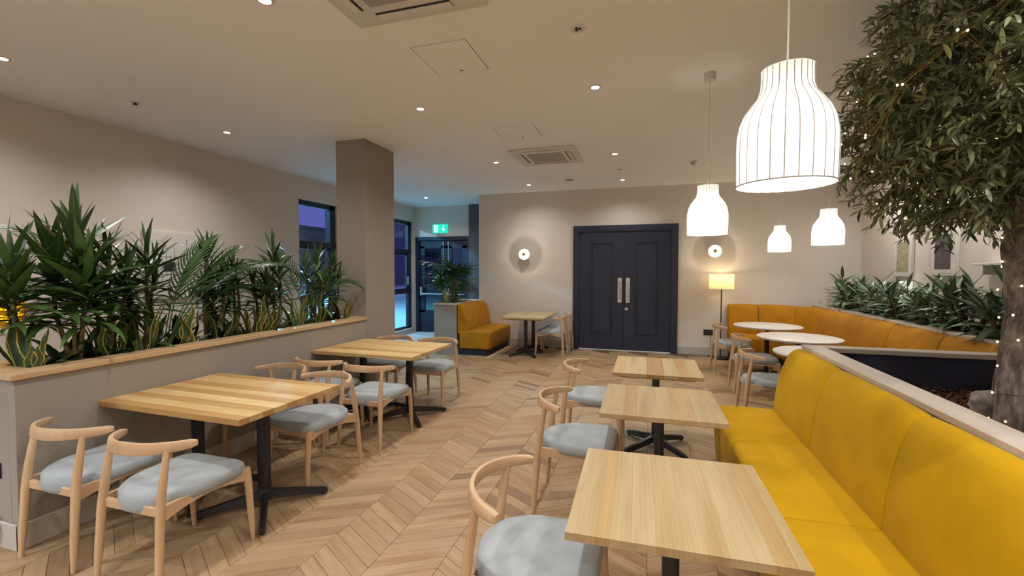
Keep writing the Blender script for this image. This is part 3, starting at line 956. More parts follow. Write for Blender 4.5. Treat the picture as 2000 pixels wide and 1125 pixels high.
def square_table(label, x, y, rz, S_, Sy, widths, seed, pat):
    r = empty('square_table', (x, y, 0), rz)
    tag(r, label, 'table', 'square tables along the mustard bench')
    staves(r, S_, Sy, widths, 'y', TZ, 0.027, pat, seed)
    table_top_under(r, S_, Sy, TZ-0.027, 0.026, 0.075)
    star_base(r, 0, 0.04, 0.25, 0.69)
    return r
square_table('nearest square wooden table, cut by the bottom edge', 0.098, 1.745, math.radians(1.2), 0.70, 0.705, (.04, .06, .13, .13, .09, .08, .07, .05, .10), 1, 'PBPPPPPMPM'[:9])
square_table('middle square wooden table along the mustard bench', 0.082, 2.99, math.radians(0.6), 0.70, 0.71, (.09, .06, .12, .08, .11, .07, .13), 2, 'PPMPPBP')
square_table('farthest square wooden table along the mustard bench', 0.080, 4.105, 0, 0.70, 0.755, (.1, .07, .09, .12, .06, .1, .08), 3, 'PMPBPPM')

r = empty('dining_table', (-2.13, 8.22, 0))
tag(r, 'wooden table between the small bench and the double doors', 'table', 'twin pedestal wooden tables')
staves(r, 0.80, 1.30, (.1, .08, .12, .09, .1, .11, .09, .1), 'y', TZ, 0.027, 'PPMPPMPP', 9)
table_top_under(r, 0.80, 1.30, TZ-0.027, 0.024, 0.07)
star_base(r, -0.03, -0.24, 0.25, 0.69)
star_base(r, -0.03, 0.33, 0.25, 0.69)

def round_table(label, x, y):
    r = empty('round_table', (x, y, 0))
    tag(r, label, 'table', 'white round tables by the corner seating')
    G().lathe([(0, 0.708), (0.44, 0.708), (0.462, 0.714), (0.47, 0.726), (0.468, 0.737), (0.46, 0.74), (0, 0.74)], 64).build('tabletop', MT['marble'], r, smooth=30)
    G().lathe([(0, 0.02), (0.032, 0.02), (0.032, 0.69), (0.10, 0.70), (0.10, 0.708), (0, 0.708)], 20).build('post', MT['black'], r, smooth=30)
    G().lathe([(0, 0), (0.23, 0), (0.235, 0.010), (0.21, 0.018), (0.04, 0.03), (0, 0.03)], 36).build('base', MT['black'], r, smooth=30)
round_table('white round table farthest back, beside the standing lamp', 1.77, 7.69)
round_table('white round table in the middle of the three', 1.84, 6.444)
round_table('white round table partly hidden by the end of the mustard bench', 1.745, 5.25)

# ------------------------------------------------------------------ banquettes
def inward(prof):
    n = len(prof)
    out = []
    ar = sum(prof[i][0]*prof[(i+1) % n][1]-prof[(i+1) % n][0]*prof[i][1] for i in range(n))
    sgn = 1 if ar > 0 else -1
    for i in range(n):
        a, b_, c = prof[i-1], prof[i], prof[(i+1) % n]
        e1 = Vector((b_[0]-a[0], b_[1]-a[1])).normalized()
        e2 = Vector((c[0]-b_[0], c[1]-b_[1])).normalized()
        nn = Vector((-(e1.y+e2.y), e1.x+e2.x))
        nn = nn.normalized() if nn.length > 1e-6 else Vector((-e1.y, e1.x))
        out.append(nn*sgn)
    return out

def cushion(name, parent, path, s0, s1, prof, mat, r0=0.014, r1=0.014, step=0.12, puff=0.0, big0=0.0, big1=0.0, fixed=()):
    """loft a closed profile (distance from wall, height) along path(s); ends rounded by r0/r1, big0/big1 round the top corners"""
    inn = inward(prof)
    s0 += 0.0012
    s1 -= 0.0012
    ss = set()
    for rr, b_, sg, s in ((r0, big0, 1, s0), (r1, big1, -1, s1)):
        for t in (0, 0.1, 0.25, 0.5, 0.75, 1.0):
            ss.add(round(s+sg*rr*t, 5))
            if b_:
                ss.add(round(s+sg*b_*t*t, 5))
    k = max(2, int((s1-s0)/step))
    for i in range(1, k):
        ss.add(round(s0+(s1-s0)*i/k, 5))
    ss = sorted(x for x in ss if s0-1e-6 <= x <= s1+1e-6)
    zmin = min(p[1] for p in prof)
    zmax = max(p[1] for p in prof)
    rings = []
    for s in ss:
        e = 0
        d0, d1 = s-s0, s1-s
        if d0 < r0:
            e = max(e, r0-math.sqrt(max(0, r0*r0-(r0-d0)**2)))
        if d1 < r1:
            e = max(e, r1-math.sqrt(max(0, r1*r1-(r1-d1)**2)))
        cut = 0
        if big0 and d0 < big0:
            cut = max(cut, big0-math.sqrt(max(0, big0*big0-(big0-d0)**2)))
        if big1 and d1 < big1:
            cut = max(cut, big1-math.sqrt(max(0, big1*big1-(big1-d1)**2)))
        pf = puff*(max(0.0, 4*d0*d1/(s1-s0)**2))**0.5
        P, N = path(s)
        rg = []
        for (dd, z), iv in zip(prof, inn):
            dd2 = dd+iv.x*(e-pf)
            z2 = z+iv.y*(e-pf)
            z2 -= cut*max(0, (z-zmin)/(zmax-zmin))**1.5
            rg.append(Vector((P[0]+N[0]*max(dd2, 0.004), P[1]+N[1]*max(dd2, 0.004), max(z2, 0.002))))
        rings.append(rg)
    return G().rings(rings).build(name, mat, parent, smooth=50)

BACK = [(0.01, 0.40), (0.17, 0.40), (0.172, 0.46), (0.165, 0.56), (0.150, 0.68), (0.125, 0.80), (0.098, 0.89), (0.078, 0.935), (0.055, 0.957), (0.03, 0.965), (0.01, 0.965)]
SEAT = [(0.05, 0.12), (0.585, 0.12), (0.598, 0.14), (0.606, 0.25), (0.606, 0.38), (0.598, 0.415), (0.580, 0.435), (0.545, 0.445), (0.35, 0.452), (0.15, 0.450), (0.05, 0.44)]
SEATB = [(0.05, 0.02)] + [(0.585, 0.02), (0.592, 0.035)] + SEAT[3:]
def straight(A, dirv, N):
    return lambda s: ((A[0]+dirv[0]*s, A[1]+dirv[1]*s), N)

# mustard bench in the right foreground; s runs from its far end towards the viewer
r = empty('banquette', (0, 0, 0))
tag(r, 'long mustard velvet bench in the right foreground', 'bench')
pB = straight((1.158, 4.05), (0, -1), (-1, 0))
sb = [0, 0.866, 1.772, 2.678, 3.5]
ss_ = [0, 0.80, 1.772, 2.678, 3.5]
for i in range(4):
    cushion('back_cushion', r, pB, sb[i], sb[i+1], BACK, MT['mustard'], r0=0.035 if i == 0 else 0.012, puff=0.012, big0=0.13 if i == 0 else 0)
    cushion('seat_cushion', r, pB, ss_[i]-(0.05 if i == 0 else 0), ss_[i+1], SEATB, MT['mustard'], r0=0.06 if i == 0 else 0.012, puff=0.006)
cushion('plinth', r, pB, 0.02, 3.48, [(0.06, 0.0), (0.55, 0.0), (0.55, 0.03), (0.06, 0.03)], MT['plinth'], 0.002, 0.002)

# small ochre bench by the entrance planter; s runs from its near end to the rear wall
r = empty('banquette', (0, 0, 0))
tag(r, 'short ochre velvet bench against the small planter', 'bench')
pD = straight((-3.416, 7.665), (0, 1), (1, 0))
BD = [(d_*1.25, z*0.985) for d_, z in BACK]
SD = [(d_*1.07, z) for d_, z in SEAT]
cushion('back_cushion', r, pD, 0, 1.32, BD, MT['warmlit'], r0=0.03, r1=0.03, puff=0.01, big0=0.05, big1=0.12)
cushion('seat_cushion', r, pD, -0.01, 1.32, SD, MT['warmlit'], r0=0.03, r1=0.02, puff=0.006)
cushion('plinth', r, pD, 0.02, 1.30, [(0.02, 0.0), (0.585, 0.0), (0.585, 0.118), (0.02, 0.118)], MT['plinth'], 0.002, 0.002)

# corner banquette along the rear wall and the right-hand planter
RC, XCB = 0.85, 2.745
XS, YBK = 1.405, YB-0.005
LA = XCB-RC-XS
LARC = RC*PI/2
def pC(s):
    if s <= LA:
        return (XS+s, YBK), (0, -1)
    if s <= LA+LARC:
        a = (s-LA)/RC
        c = (XCB-RC, YBK-RC)
        return (c[0]+RC*math.sin(a), c[1]+RC*math.cos(a)), (-math.sin(a), -math.cos(a))
    return (XCB, YBK-RC-(s-LA-LARC)), (-1, 0)
r = empty('banquette', (0, 0, 0))
tag(r, 'ochre velvet corner banquette curving round the white tables', 'bench')
LT = LA+LARC+3.85
seams = [0, LA, LA+LARC*0.5, LA+LARC, LA+LARC+0.55, LA+LARC+1.3, LA+LARC+2.05, LA+LARC+2.95, LT]
SC = [(dd if dd < 0.5 else 0.5+(dd-0.5)*0.6, z) for dd, z in SEAT]
for i, (a, b_) in enumerate(zip(seams, seams[1:])):
    cushion('back_cushion', r, pC, a, b_, BACK, MT['warmlit'], r0=0.016, r1=0.016, puff=0.012, step=0.06)
    cushion('seat_cushion', r, pC, a, b_, SC, MT['warmlit'], r0=0.012, r1=0.012, puff=0.004, step=0.06)
cushion('plinth', r, pC, 0.02, LT-0.02, [(0.02, 0.0), (0.50, 0.0), (0.50, 0.118), (0.02, 0.118)], MT['plinth'], 0.002, 0.002, step=0.06)

# ------------------------------------------------------------------ planters
def planter(name, label, x0, x1, y0, y1, zt, capw, capt, over, wall, cap, soil_z, soil_mat, lining=None, skirt=True, ends=(1, 1)):
    r = empty(name, ((x0+x1)/2, (y0+y1)/2, 0))
    tag(r, label, 'planter')
    cx, cy = (x0+x1)/2, (y0+y1)/2
    hx, hy = (x1-x0)/2, (y1-y0)/2
    t = 0.06
    zb = zt-capt
    for nm, a in (('side_wall', (-hx, -hx+t, -hy, hy)), ('side_wall', (hx-t, hx, -hy, hy)), ('end_wall', (-hx+t, hx-t, -hy, -hy+t)), ('end_wall', (-hx+t, hx-t, hy-t, hy))):
        G().box(*a, 0, zb, 0.003).build(nm, wall, r)
    if lining:
        e = 0.006
        for a in ((-hx+t, -hx+t+e, -hy+t, hy-t), (hx-t-e, hx-t, -hy+t, hy-t), (-hx+t, hx-t, -hy+t, -hy+t+e), (-hx+t, hx-t, hy-t-e, hy-t)):
            G().box(*a, soil_z-0.1, zb-0.001).build('lining', lining, r)
    o0, o1 = (over if ends[0] else 0), (over if ends[1] else 0)
    L = 2*hy+o0+o1
    for sx in (-1, 1):
        xx = sx*(hx+over-capw/2)
        me = G().box(-L/2, L/2, -capw/2, capw/2, -capt, 0, 0.003).mesh('cap_board', cap, 0)
        link('cap_board', me, r, (xx, (o1-o0)/2, zt), (0, 0, PI/2))
    iw = 2*(hx+over-capw)-0.001
    for sy, en in ((-1, ends[0]), (1, ends[1])):
        me = G().box(-iw/2, iw/2, -capw/2, capw/2, -capt, 0, 0.003).mesh('cap_board', cap, 0)
        link('cap_board', me, r, (0, sy*(hy+(over if en else 0)-capw/2), zt))
    G().box(-hx+t-0.01, hx-t+0.01, -hy+t-0.01, hy-t+0.01, soil_z-0.08, soil_z).build('soil', soil_mat, r)
    if skirt:
        b = 0.016
        G().box(hx, hx+b, -hy-b, hy, 0, 0.15, 0.004).box(-hx-b, hx+b, -hy-b, -hy, 0, 0.15, 0.004).build('skirting', MT['skirt'], r)
    return r
planter('planter', 'long waist-high planter wall with a wooden rim, along the long tables', -3.868, -3.353, 1.537, 4.779, 1.0, 0.15, 0.036, 0.018, MT['grey'], MT['ashcap'], 0.93, MT['soil'], ends=(1, 0))
planter('planter', 'tree planter with a pale rim and navy inside, behind the mustard bench', 1.166, 3.20, -0.4, 3.985, 1.0, 0.13, 0.034, 0.006, MT['grey'], MT['palecap'], 0.70, MT['soil'], lining=MT['navyin'], skirt=False)
planter('planter', 'low planter with dense shrubs behind the corner banquette', 2.752, 3.25, 4.25, 8.95, 1.0, 0.12, 0.034, 0.006, MT['grey'], MT['palecap'], 0.93, MT['soil'], skirt=False)
planter('planter', 'small planter with a palm at the back of the short ochre bench', -3.885, -3.42, 7.67, 8.985, 0.957, 0.12, 0.032, 0.012, MT['grey'], MT['palecap'], 0.90, MT['soil'], skirt=False, ends=(1, 0))
# socket on the near end of the long planter
r = empty('wall_socket', (-3.53, 1.536, 0.44))
tag(r, 'small black socket on the near end of the long planter', 'socket')
G().box(-0.04, 0.04, -0.010, 0, -0.045, 0.045, 0.003).build('plate', MT['black'], r)
G().box(-0.02, 0.02, -0.014, -0.009, -0.02, 0.02, 0.002).build('outlet', MT['slot'], r)
tag(G().tube([(-3.53, 1.515, 0.01), (-3.50, 1.50, 0.05), (-3.485, 1.505, 0.10), (-3.50, 1.51, 0.15), (-3.53, 1.515, 0.19)], 0.007, 6).build('cable', MT['black']), 'black cable looping at the near foot of the long planter', 'cable')

# bark mulch on the tree planter's soil
rnd = random.Random(4)
gs, tn = G(), []
bv, bf = bevel_box(1, 1, 1, 0)
for i in range(9000):
    x, y = rnd.uniform(1.24, 3.1), rnd.uniform(0.8, 3.91)
    if x > 1.3+y*0.62:
        continue
    sz = rnd.uniform(0.012, 0.035)
    M_ = Matrix.Translation((x, y, 0.735+rnd.uniform(-0.03, 0.012)+0.012*math.sin(x*7)*math.cos(y*5))) @ Matrix.Rotation(rnd.uniform(0, PI), 4, 'Z') @ Matrix.Rotation(rnd.uniform(-0.7, 0.7), 4, 'X') @ Matrix.Rotation(rnd.uniform(-0.7, 0.7), 4, 'Y') @ Matrix.Diagonal((sz, sz*rnd.uniform(0.3, 0.6), sz*0.25, 1))
    gs.add(bv, bf, M_)
    tn += [rnd.random()]*8
o = gs.build('bark_mulch', MT['chip'], smooth=0)
tag(o, 'reddish brown bark chips covering the tree planter', 'mulch', kind='stuff')
a_ = o.data.attributes.new('tone', 'FLOAT', 'POINT')
a_.data.foreach_set('value', tn)
# rock
bm = bmesh.new()
bmesh.ops.create_icosphere(bm, subdivisions=4, radius=1)
for v in bm.verts:
    n_ = noise.noise(v.co*1.6)*0.28+noise.noise(v.co*4)*0.12
    v.co = v.co*(1+n_)
    v.co = Vector((v.co.x*0.16, v.co.y*0.13, v.co.z*0.10))
me = bpy.data.meshes.new('rock')
bm.to_mesh(me)
bm.free()
me.materials.append(MT['rock'])
me.shade_smooth()
tag(link('rock', me, None, (2.02, 3.30, 0.79)), 'rough pale rock beside the tree trunk', 'rock')

# ------------------------------------------------------------------ leaves and plants
def leaf_geo(L, W, droop, fold=0.18, n=7, peak=0.42, base=0.15, wave=0.0):
    vs, uv, fs = [], [], []
    y = z = 0.0
    for i in range(n+1):
        t = i/n
        wd = W/2*max(0.0, (base*(1-t)+(1-base)*math.sin(PI*min(1, t**(math.log(0.5)/math.log(peak))))**0.85)) if i < n else 0.0006
        a = -droop*t**1.3
        if i:
            y += L/n*math.cos(a)
            z += L/n*math.sin(a)
        wv = wave*math.sin(t*9)*W
        vs += [(-wd+wv, y, z+fold*wd), (wv, y, z), (wd+wv, y, z+fold*wd)]
        uv += [(0, t), (0.5, t), (1, t)]
    for i in range(n):
        k = 3*i
        fs += [[k, k+1, k+4, k+3], [k+1, k+2, k+5, k+4]]
    return vs, fs, uv
def leaf_mesh(name, mat, *a, **k):
    vs, fs, uv = leaf_geo(*a, **k)
    me = bpy.data.meshes.new(name)
    me.from_pydata(vs, [], fs)
    ul = me.uv_layers.new(name='UVMap')
    for l in me.loops:
        ul.data[l.index].uv = uv[l.vertex_index]
    me.materials.append(MT[mat])
    me.shade_smooth()
    return me
LM = {}
for key, mat, L, W, pk_, bs in (('drac', 'leafd', 1, 0.135, 0.42, 0.3), ('dracm', 'leafm', 1, 0.15, 0.42, 0.3), ('lily', 'leafd', 1, 0.22, 0.5, 0.05), ('shrub', 'leafc', 1, 0.20, 0.42, 0.1), ('spider', 'leafsp', 1, 0.075, 0.3, 0.5), ('strap', 'leafm', 1, 0.09, 0.35, 0.4)):
    LM[key] = [leaf_mesh('leaf', mat, L, W, d_, 0.2, 7, pk_, bs) for d_ in (0.15, 0.6, 1.1, 1.6)]
LM['snake'] = [leaf_mesh('leaf', 'leafs', 1, 0.13, d_, 0.25, 7, 0.55, 0.55, wv) for d_, wv in ((0.05, 0.15), (0.25, -0.2), (0.5, 0.25), (0.1, -0.3))]

def put_leaf(parent, kind, loc, az, pitch, L, rnd, droop=None, wid=1.0):
    me = LM[kind][rnd.randrange(4) if droop is None else droop]
    o = bpy.data.objects.new('leaf', me)
    o.rotation_mode = 'XYZ'
    o.matrix_local = Matrix.Translation(loc) @ Matrix.Rotation(az, 4, 'Z') @ Matrix.Rotation(pitch, 4, 'X') @ Matrix.Rotation(rnd.uniform(-0.4, 0.4), 4, 'Y') @ Matrix.Diagonal((L*wid, L, L, 1))
    col.objects.link(o)
    o.parent = parent
    return o

def dracaena(label, loc, height, heads, nleaf, L, rnd, kind='drac', spread=0.1, group='tall foliage plants in the long planter', cover=0.55, name='dracaena', wid=1.0, cat='plant', pit=(0.15, 1.25), dro=1.9):
    r = empty(name, loc)
    tag(r, label, cat, group)
    for h in range(heads):
        a = rnd.uniform(0, 2*PI)
        hh = height*(1 if h == 0 else rnd.uniform(0.62, 0.92))
        ex, ey = spread*math.cos(a)*(h > 0), spread*math.sin(a)*(h > 0)
        top = Vector((ex*1.4+rnd.uniform(-.04, .04), ey*2.0+rnd.uniform(-.05, .05), hh*0.80))
        p0 = Vector((ex*0.3, ey*0.6, 0.0))
        mid = (p0+top)/2+Vector((rnd.uniform(-.03, .03), rnd.uniform(-.03, .03), 0))
        G().tube([p0-Vector((0, 0, 0.05)), (p0+mid)/2, mid, (mid+top)/2, top], [0.016, 0.014, 0.013, 0.011, 0.008], 7).build('stem', MT['stem'], r, smooth=60)
        az = rnd.uniform(0, 6)
        for i in range(nleaf):
            t = i/(nleaf-1)
            az += 2.4
            q = 1-cover*(1-t)
            c = top*q+p0*(1-q) if q > 0.5 else mid*(q/0.5)+p0*(1-q/0.5)
            pitch = pit[0]+pit[1]*t**1.8+rnd.uniform(-.2, .2)
            put_leaf(r, kind, c, az, pitch, L*rnd.uniform(0.75, 1.1)*(0.7+0.3*math.sin(PI*(0.2+0.7*t))), rnd, droop=min(3, max(0, int(rnd.gauss(dro-1.6*t, 0.6)))), wid=wid)
    return r

def snake_plant(label, loc, h, n, rnd, group='striped snake plants in the long planter'):
    r = empty('snake_plant', loc)
    tag(r, label, 'plant', group)
    for i in range(n):
        a = rnd.uniform(0, 2*PI)
        put_leaf(r, 'snake', (0.04*math.cos(a), 0.05*math.sin(a), -0.01), a-PI/2+rnd.uniform(-.5, .5), rnd.uniform(1.15, 1.5), h*rnd.uniform(0.6, 1.05), rnd, wid=rnd.uniform(1.1, 1.7)*(0.42/h))
    return r

def frond_mesh(L, leaflets, lw, ll, droop, mat):
    g = G()
    pts = []
    y = z = 0
    n = 14
    for i in range(n+1):
        t = i/n
        if i:
            a = -droop*t**1.5
            y += L/n*math.cos(a)
            z += L/n*math.sin(a)
        pts.append(Vector((0, y, z)))
    g.tube(pts, [0.006*(1-0.8*i/n) for i in range(n+1)], 5)
    g.uv = [(0.5, 0.5)]*len(g.v)
    for i in range(leaflets):
        t = 0.46+0.54*i/(leaflets-1)
        f = t*n
        k = min(int(f), n-1)
        p = pts[k].lerp(pts[k+1], f-k)
        tl = ll*(0.55+0.6*math.sin(PI*min(1, (t-0.4)*1.5)))
        for sx in (-1, 1):
            vs, fs, uv = leaf_geo(tl, lw, 0.9, 0.2, 4, 0.35, 0.35)
            tilt = -droop*t**1.5
            M_ = Matrix.Translation(p) @ Matrix.Rotation(tilt, 4, 'X') @ Matrix.Rotation(-sx*(1.15-0.75*t), 4, 'Z') @ Matrix.Rotation(0.25, 4, 'X') @ Matrix.Rotation(sx*0.3, 4, 'Y')
            g.add(vs, fs, M_, uv)
    me = bpy.data.meshes.new('frond')
    me.from_pydata([tuple(p) for p in g.v], [], g.f)
    ul = me.uv_layers.new(name='UVMap')
    for l in me.loops:
        ul.data[l.index].uv = g.uv[l.vertex_index]
    me.materials.append(MT[mat])
    me.shade_smooth()
    return me
FR = [frond_mesh(1, 14, 0.020, 0.30, d_, 'leafd') for d_ in (0.7, 1.2, 1.7)]
FRM = [frond_mesh(1, 13, 0.022, 0.28, d_, 'leafm') for d_ in (0.6, 1.1, 1.6)]

def palm(label, loc, L, n, rnd, meshes, group, spread=0.06, pmin=0.9, pmax=1.5):
    r = empty('palm', loc)
    tag(r, label, 'palm', group)
    az = rnd.uniform(0, 6)
    for i in range(n):
        az += 2.4
        while -math.sin(az) > 0.35:
            az += 0.7
        o = bpy.data.objects.new('frond', meshes[rnd.randrange(len(meshes))])
        l_ = L*rnd.uniform(0.6, 1.05)
        o.matrix_local = Matrix.Translation((spread*math.cos(az), spread*math.sin(az), -0.02)) @ Matrix.Rotation(az, 4, 'Z') @ Matrix.Rotation(rnd.uniform(pmin, pmax), 4, 'X') @ Matrix.Rotation(rnd.uniform(-.3, .3), 4, 'Y') @ Matrix.Diagonal((l_, l_, l_, 1))
        col.objects.link(o)
        o.parent = r
    return r

SA = 0.93
rnd = random.Random(21)
GA = 'tall foliage plants in the long planter'
dracaena('tallest broad-leaved plant at the near end of the long planter', (-3.62, 1.97, SA), 1.12, 3, 40, 0.42, rnd, 'dracm', 0.08, cover=0.62, wid=1.15)
dracaena('dark bushy plant second from the near end of the long planter', (-3.66, 2.22, SA), 0.98, 3, 36, 0.32, rnd, 'drac', 0.08)
dracaena('broad-leaved plant at the very left edge of the long planter', (-3.68, 1.74, SA), 0.86, 2, 34, 0.38, rnd, 'dracm', 0.06, wid=1.1)
palm('slender arching palm in the near half of the long planter', (-3.62, 2.50, SA), 1.22, 16, rnd, FR, GA, 0.05, 1.15, 1.5)
dracaena('leafy plant in front of the wall picture in the long planter', (-3.62, 2.88, SA), 1.02, 3, 34, 0.28, rnd, 'drac', 0.08)
dracaena('thin single-stemmed plant in the middle of the long planter', (-3.64, 3.20, SA), 0.90, 2, 26, 0.25, rnd, 'drac', 0.05)
dracaena('full leafy plant left of the window in the long planter', (-3.62, 3.62, SA), 1.05, 3, 32, 0.29, rnd, 'drac', 0.10)
dracaena('dark bushy plant left of the wall picture in the long planter', (-3.60, 2.38, SA), 1.02, 3, 34, 0.34, rnd, 'drac', 0.09)
dracaena('half-high leafy plant right of the wall picture in the long planter', (-3.66, 3.05, SA), 0.72, 3, 26, 0.28, rnd, 'drac', 0.08)
dracaena('half-high leafy plant below the left edge of the window', (-3.66, 3.40, SA), 0.70, 3, 26, 0.28, rnd, 'dracm', 0.08)
dracaena('tall leafy plant in front of the middle of the window', (-3.60, 4.18, SA), 0.98, 3, 30, 0.30, rnd, 'dracm', 0.08)
palm('bright green palm in front of the window in the long planter', (-3.64, 4.00, SA), 0.95, 13, rnd, FRM, GA, 0.04, 1.25, 1.5)
dracaena('leafy plant beside the square column in the long planter', (-3.60, 4.42, SA), 0.93, 3, 30, 0.25, rnd, 'drac', 0.07)
for i, (y, h, lb) in enumerate(((1.70, 0.40, 'yellow edged snake plant at the near corner of the long planter'), (2.12, 0.46, 'snake plant beside the tallest plant of the long planter'), (2.33, 0.50, 'snake plant with the broadest yellow edges, left of the arching palm'), (2.66, 0.42, 'snake plant right of the arching palm'),
                             (2.98, 0.40, 'snake plant below the leafy plant by the wall picture'), (3.30, 0.44, 'snake plant in the middle of the long planter'), (3.46, 0.38, 'snake plant left of the full leafy plant by the window'), (3.84, 0.42, 'snake plant left of the bright green palm'), (4.20, 0.42, 'snake plant right of the bright green palm'), (4.60, 0.40, 'snake plant next to the square column'))):
    snake_plant(lb, (-3.555, y, SA), h, 9, rnd)
for i, (y, lb) in enumerate(((1.86, 'low dark leafy plant at the near end of the long planter'), (2.08, 'low dark leafy plant below the tallest plant'), (2.42, 'low dark leafy plant under the arching palm'), (2.74, 'low dark leafy plant below the wall picture'), (3.10, 'low dark leafy plant under the thin plant'), (3.58, 'low dark leafy plant under the full leafy plant'), (3.98, 'low dark leafy plant below the window palm'), (4.36, 'low dark leafy plant near the column'))):
    r = empty('leafy_plant', (-3.67, y, SA))
    tag(r, lb, 'plant', 'low dark leafy plants in the long planter')
    for k in range(20):
        a = rnd.uniform(0, 2*PI)
        put_leaf(r, 'lily', (0.05*math.cos(a), 0.06*math.sin(a), -0.02), a, rnd.uniform(0.6, 1.45), rnd.uniform(0.22, 0.38), rnd, wid=0.9)

# small planter by the entrance
def fan_mesh(nl, mat):
    g = G()
    g.tube([(0, 0, 0), (0, 0.18, 0.02), (0, 0.36, 0)], 0.006, 5)
    g.uv = [(0.5, 0.5)]*len(g.v)
    for i in range(nl):
        a = -1.75+3.5*i/(nl-1)
        vs, fs, uv = leaf_geo(0.64-0.12*abs(a)/1.75, 0.062, 0.9, 0.25, 6, 0.4, 0.3)
        g.add(vs, fs, Matrix.Translation((0, 0.36, 0)) @ Matrix.Rotation(-a, 4, 'Z') @ Matrix.Rotation(0.25, 4, 'X'), uv)
    me = bpy.data.meshes.new('fan_leaf')
    me.from_pydata([tuple(p) for p in g.v], [], g.f)
    ul = me.uv_layers.new(name='UVMap')
    for l in me.loops:
        ul.data[l.index].uv = g.uv[l.vertex_index]
    me.materials.append(MT[mat])
    me.shade_smooth()
    return me
FAN = [fan_mesh(9, 'leafd'), fan_mesh(11, 'leafd'), fan_mesh(8, 'leafm')]
r = empty('palm', (-3.66, 8.22, 0.90))
tag(r, 'large dark fan palm in the small planter by the rear wall', 'palm', 'plants in the small planter')
for k in range(7):
    a = k*0.9
    top = Vector((0.10*math.cos(a)-0.08, 0.16*math.sin(a)-0.06, rnd.uniform(0.55, 0.98)))
    G().tube([Vector((top.x*0.4, top.y*0.5, -0.05)), top*0.5, top], [0.011, 0.010, 0.007], 6).build('cane', MT['stem'], r)
    for j in range(6):
        t = 1-0.62*j/5
        c = Vector((top.x*t, top.y*t, top.z*t))
        az = rnd.uniform(0, 2*PI)
        if math.sin(az-PI/2) < -0.2 and math.cos(az) > 0 and c.z > 0.2:
            az += 0.8
        l_ = rnd.uniform(0.48, 0.72)
        o = bpy.data.objects.new('fan_leaf', FAN[rnd.choice((0, 1, 2, 2))])
        o.matrix_local = Matrix.Translation(c) @ Matrix.Rotation(az, 4, 'Z') @ Matrix.Rotation(rnd.uniform(0.1, 1.1)*t, 4, 'X') @ Matrix.Rotation(rnd.uniform(-.5, .5), 4, 'Y') @ Matrix.Diagonal((l_, l_, l_, 1))
        col.objects.link(o)
        o.parent = r
r = empty('spider_plant', (-3.72, 7.90, 0.90))
tag(r, 'pale striped spider plant at the near end of the small planter', 'plant', 'plants in the small planter')
for k in range(60):
    put_leaf(r, 'spider', (rnd.uniform(-.03, .03), rnd.uniform(-.03, .03), 0), k*2.4, rnd.uniform(0.3, 1.4), rnd.uniform(0.24, 0.42), rnd)
r = empty('leafy_plant', (-3.62, 8.02, 0.90))
tag(r, 'dark leafy plant between the spider plant and the fan palm', 'plant', 'plants in the small planter')
for k in range(26):
    put_leaf(r, 'strap', (rnd.uniform(-.06, .06), rnd.uniform(-.06, .06), 0), k*2.4, rnd.uniform(0.7, 1.5), rnd.uniform(0.3, 0.55), rnd)

# shrubs behind the corner banquette
for i, (y, h, L, lb) in enumerate(((8.30, 0.66, 0.30, 'farthest shrub behind the corner banquette'), (7.72, 0.60, 0.28, 'second farthest shrub behind the corner banquette'), (7.10, 0.60, 0.28, 'shrub below the olive-coloured wall print'),
                                  (6.48, 0.56, 0.30, 'shrub below the dark wall print'), (5.92, 0.60, 0.30, 'shrub right of the dark wall print'), (5.38, 0.66, 0.32, 'second nearest shrub behind the corner banquette'), (4.88, 0.60, 0.32, 'nearest shrub behind the corner banquette, by the tree trunk'))):
    dracaena(lb, (2.97, y, 0.93), h, 9, 15, L, rnd, 'shrub', 0.13, 'shrubs behind the corner banquette', cover=0.9, name='shrub', cat='shrub', pit=(0.2, 0.75), dro=2.3)

# ------------------------------------------------------------------ olive tree
TX, TY = 1.905, 3.0
r = empty('olive_tree', (TX, TY, 0.70))
tag(r, 'olive tree with a dense crown and fairy lights on its trunk', 'tree')
tp = [Vector((0.03, 0.0, -0.1)), Vector((0.02, 0.0, 0.15)), Vector((0.0, 0.0, 0.4)), Vector((0.02, 0.01, 0.7)), Vector((0.0, 0.02, 1.0)), Vector((0.03, 0.0, 1.3)), Vector((0.02, 0.02, 1.6)), Vector((0.05, 0.03, 1.9))]
bm = bmesh.new()
n = 18
rg = []
rads = [0.155, 0.125, 0.108, 0.10, 0.105, 0.10, 0.085, 0.05]
fine_p, fine_r = [], []
for i in range(len(tp)-1):
    for q in range(6):
        t = q/6
        fine_p.append(tp[i].lerp(tp[i+1], t))
        fine_r.append(rads[i]*(1-t)+rads[i+1]*t)
for p, rr in zip(fine_p, fine_r):
    ring = []
    for k in range(n):
        a = 2*PI*k/n
        q = rr*(1+0.26*noise.noise(Vector((math.cos(a)*1.6, math.sin(a)*1.6, p.z*2.2)))+0.14*noise.noise(Vector((math.cos(a)*5, math.sin(a)*5, p.z*6))))
        ring.append(p+Vector((q*math.cos(a), q*math.sin(a), 0)))
    rg.append(ring)
bm.free()
G().rings(rg).build('trunk', MT['bark'], r, smooth=80)
rnd = random.Random(5)
CC = Vector((0.02, -0.02, 1.77))     # crown centre relative to the tree base
CR = Vector((0.97, 0.97, 0.76))
ends = []
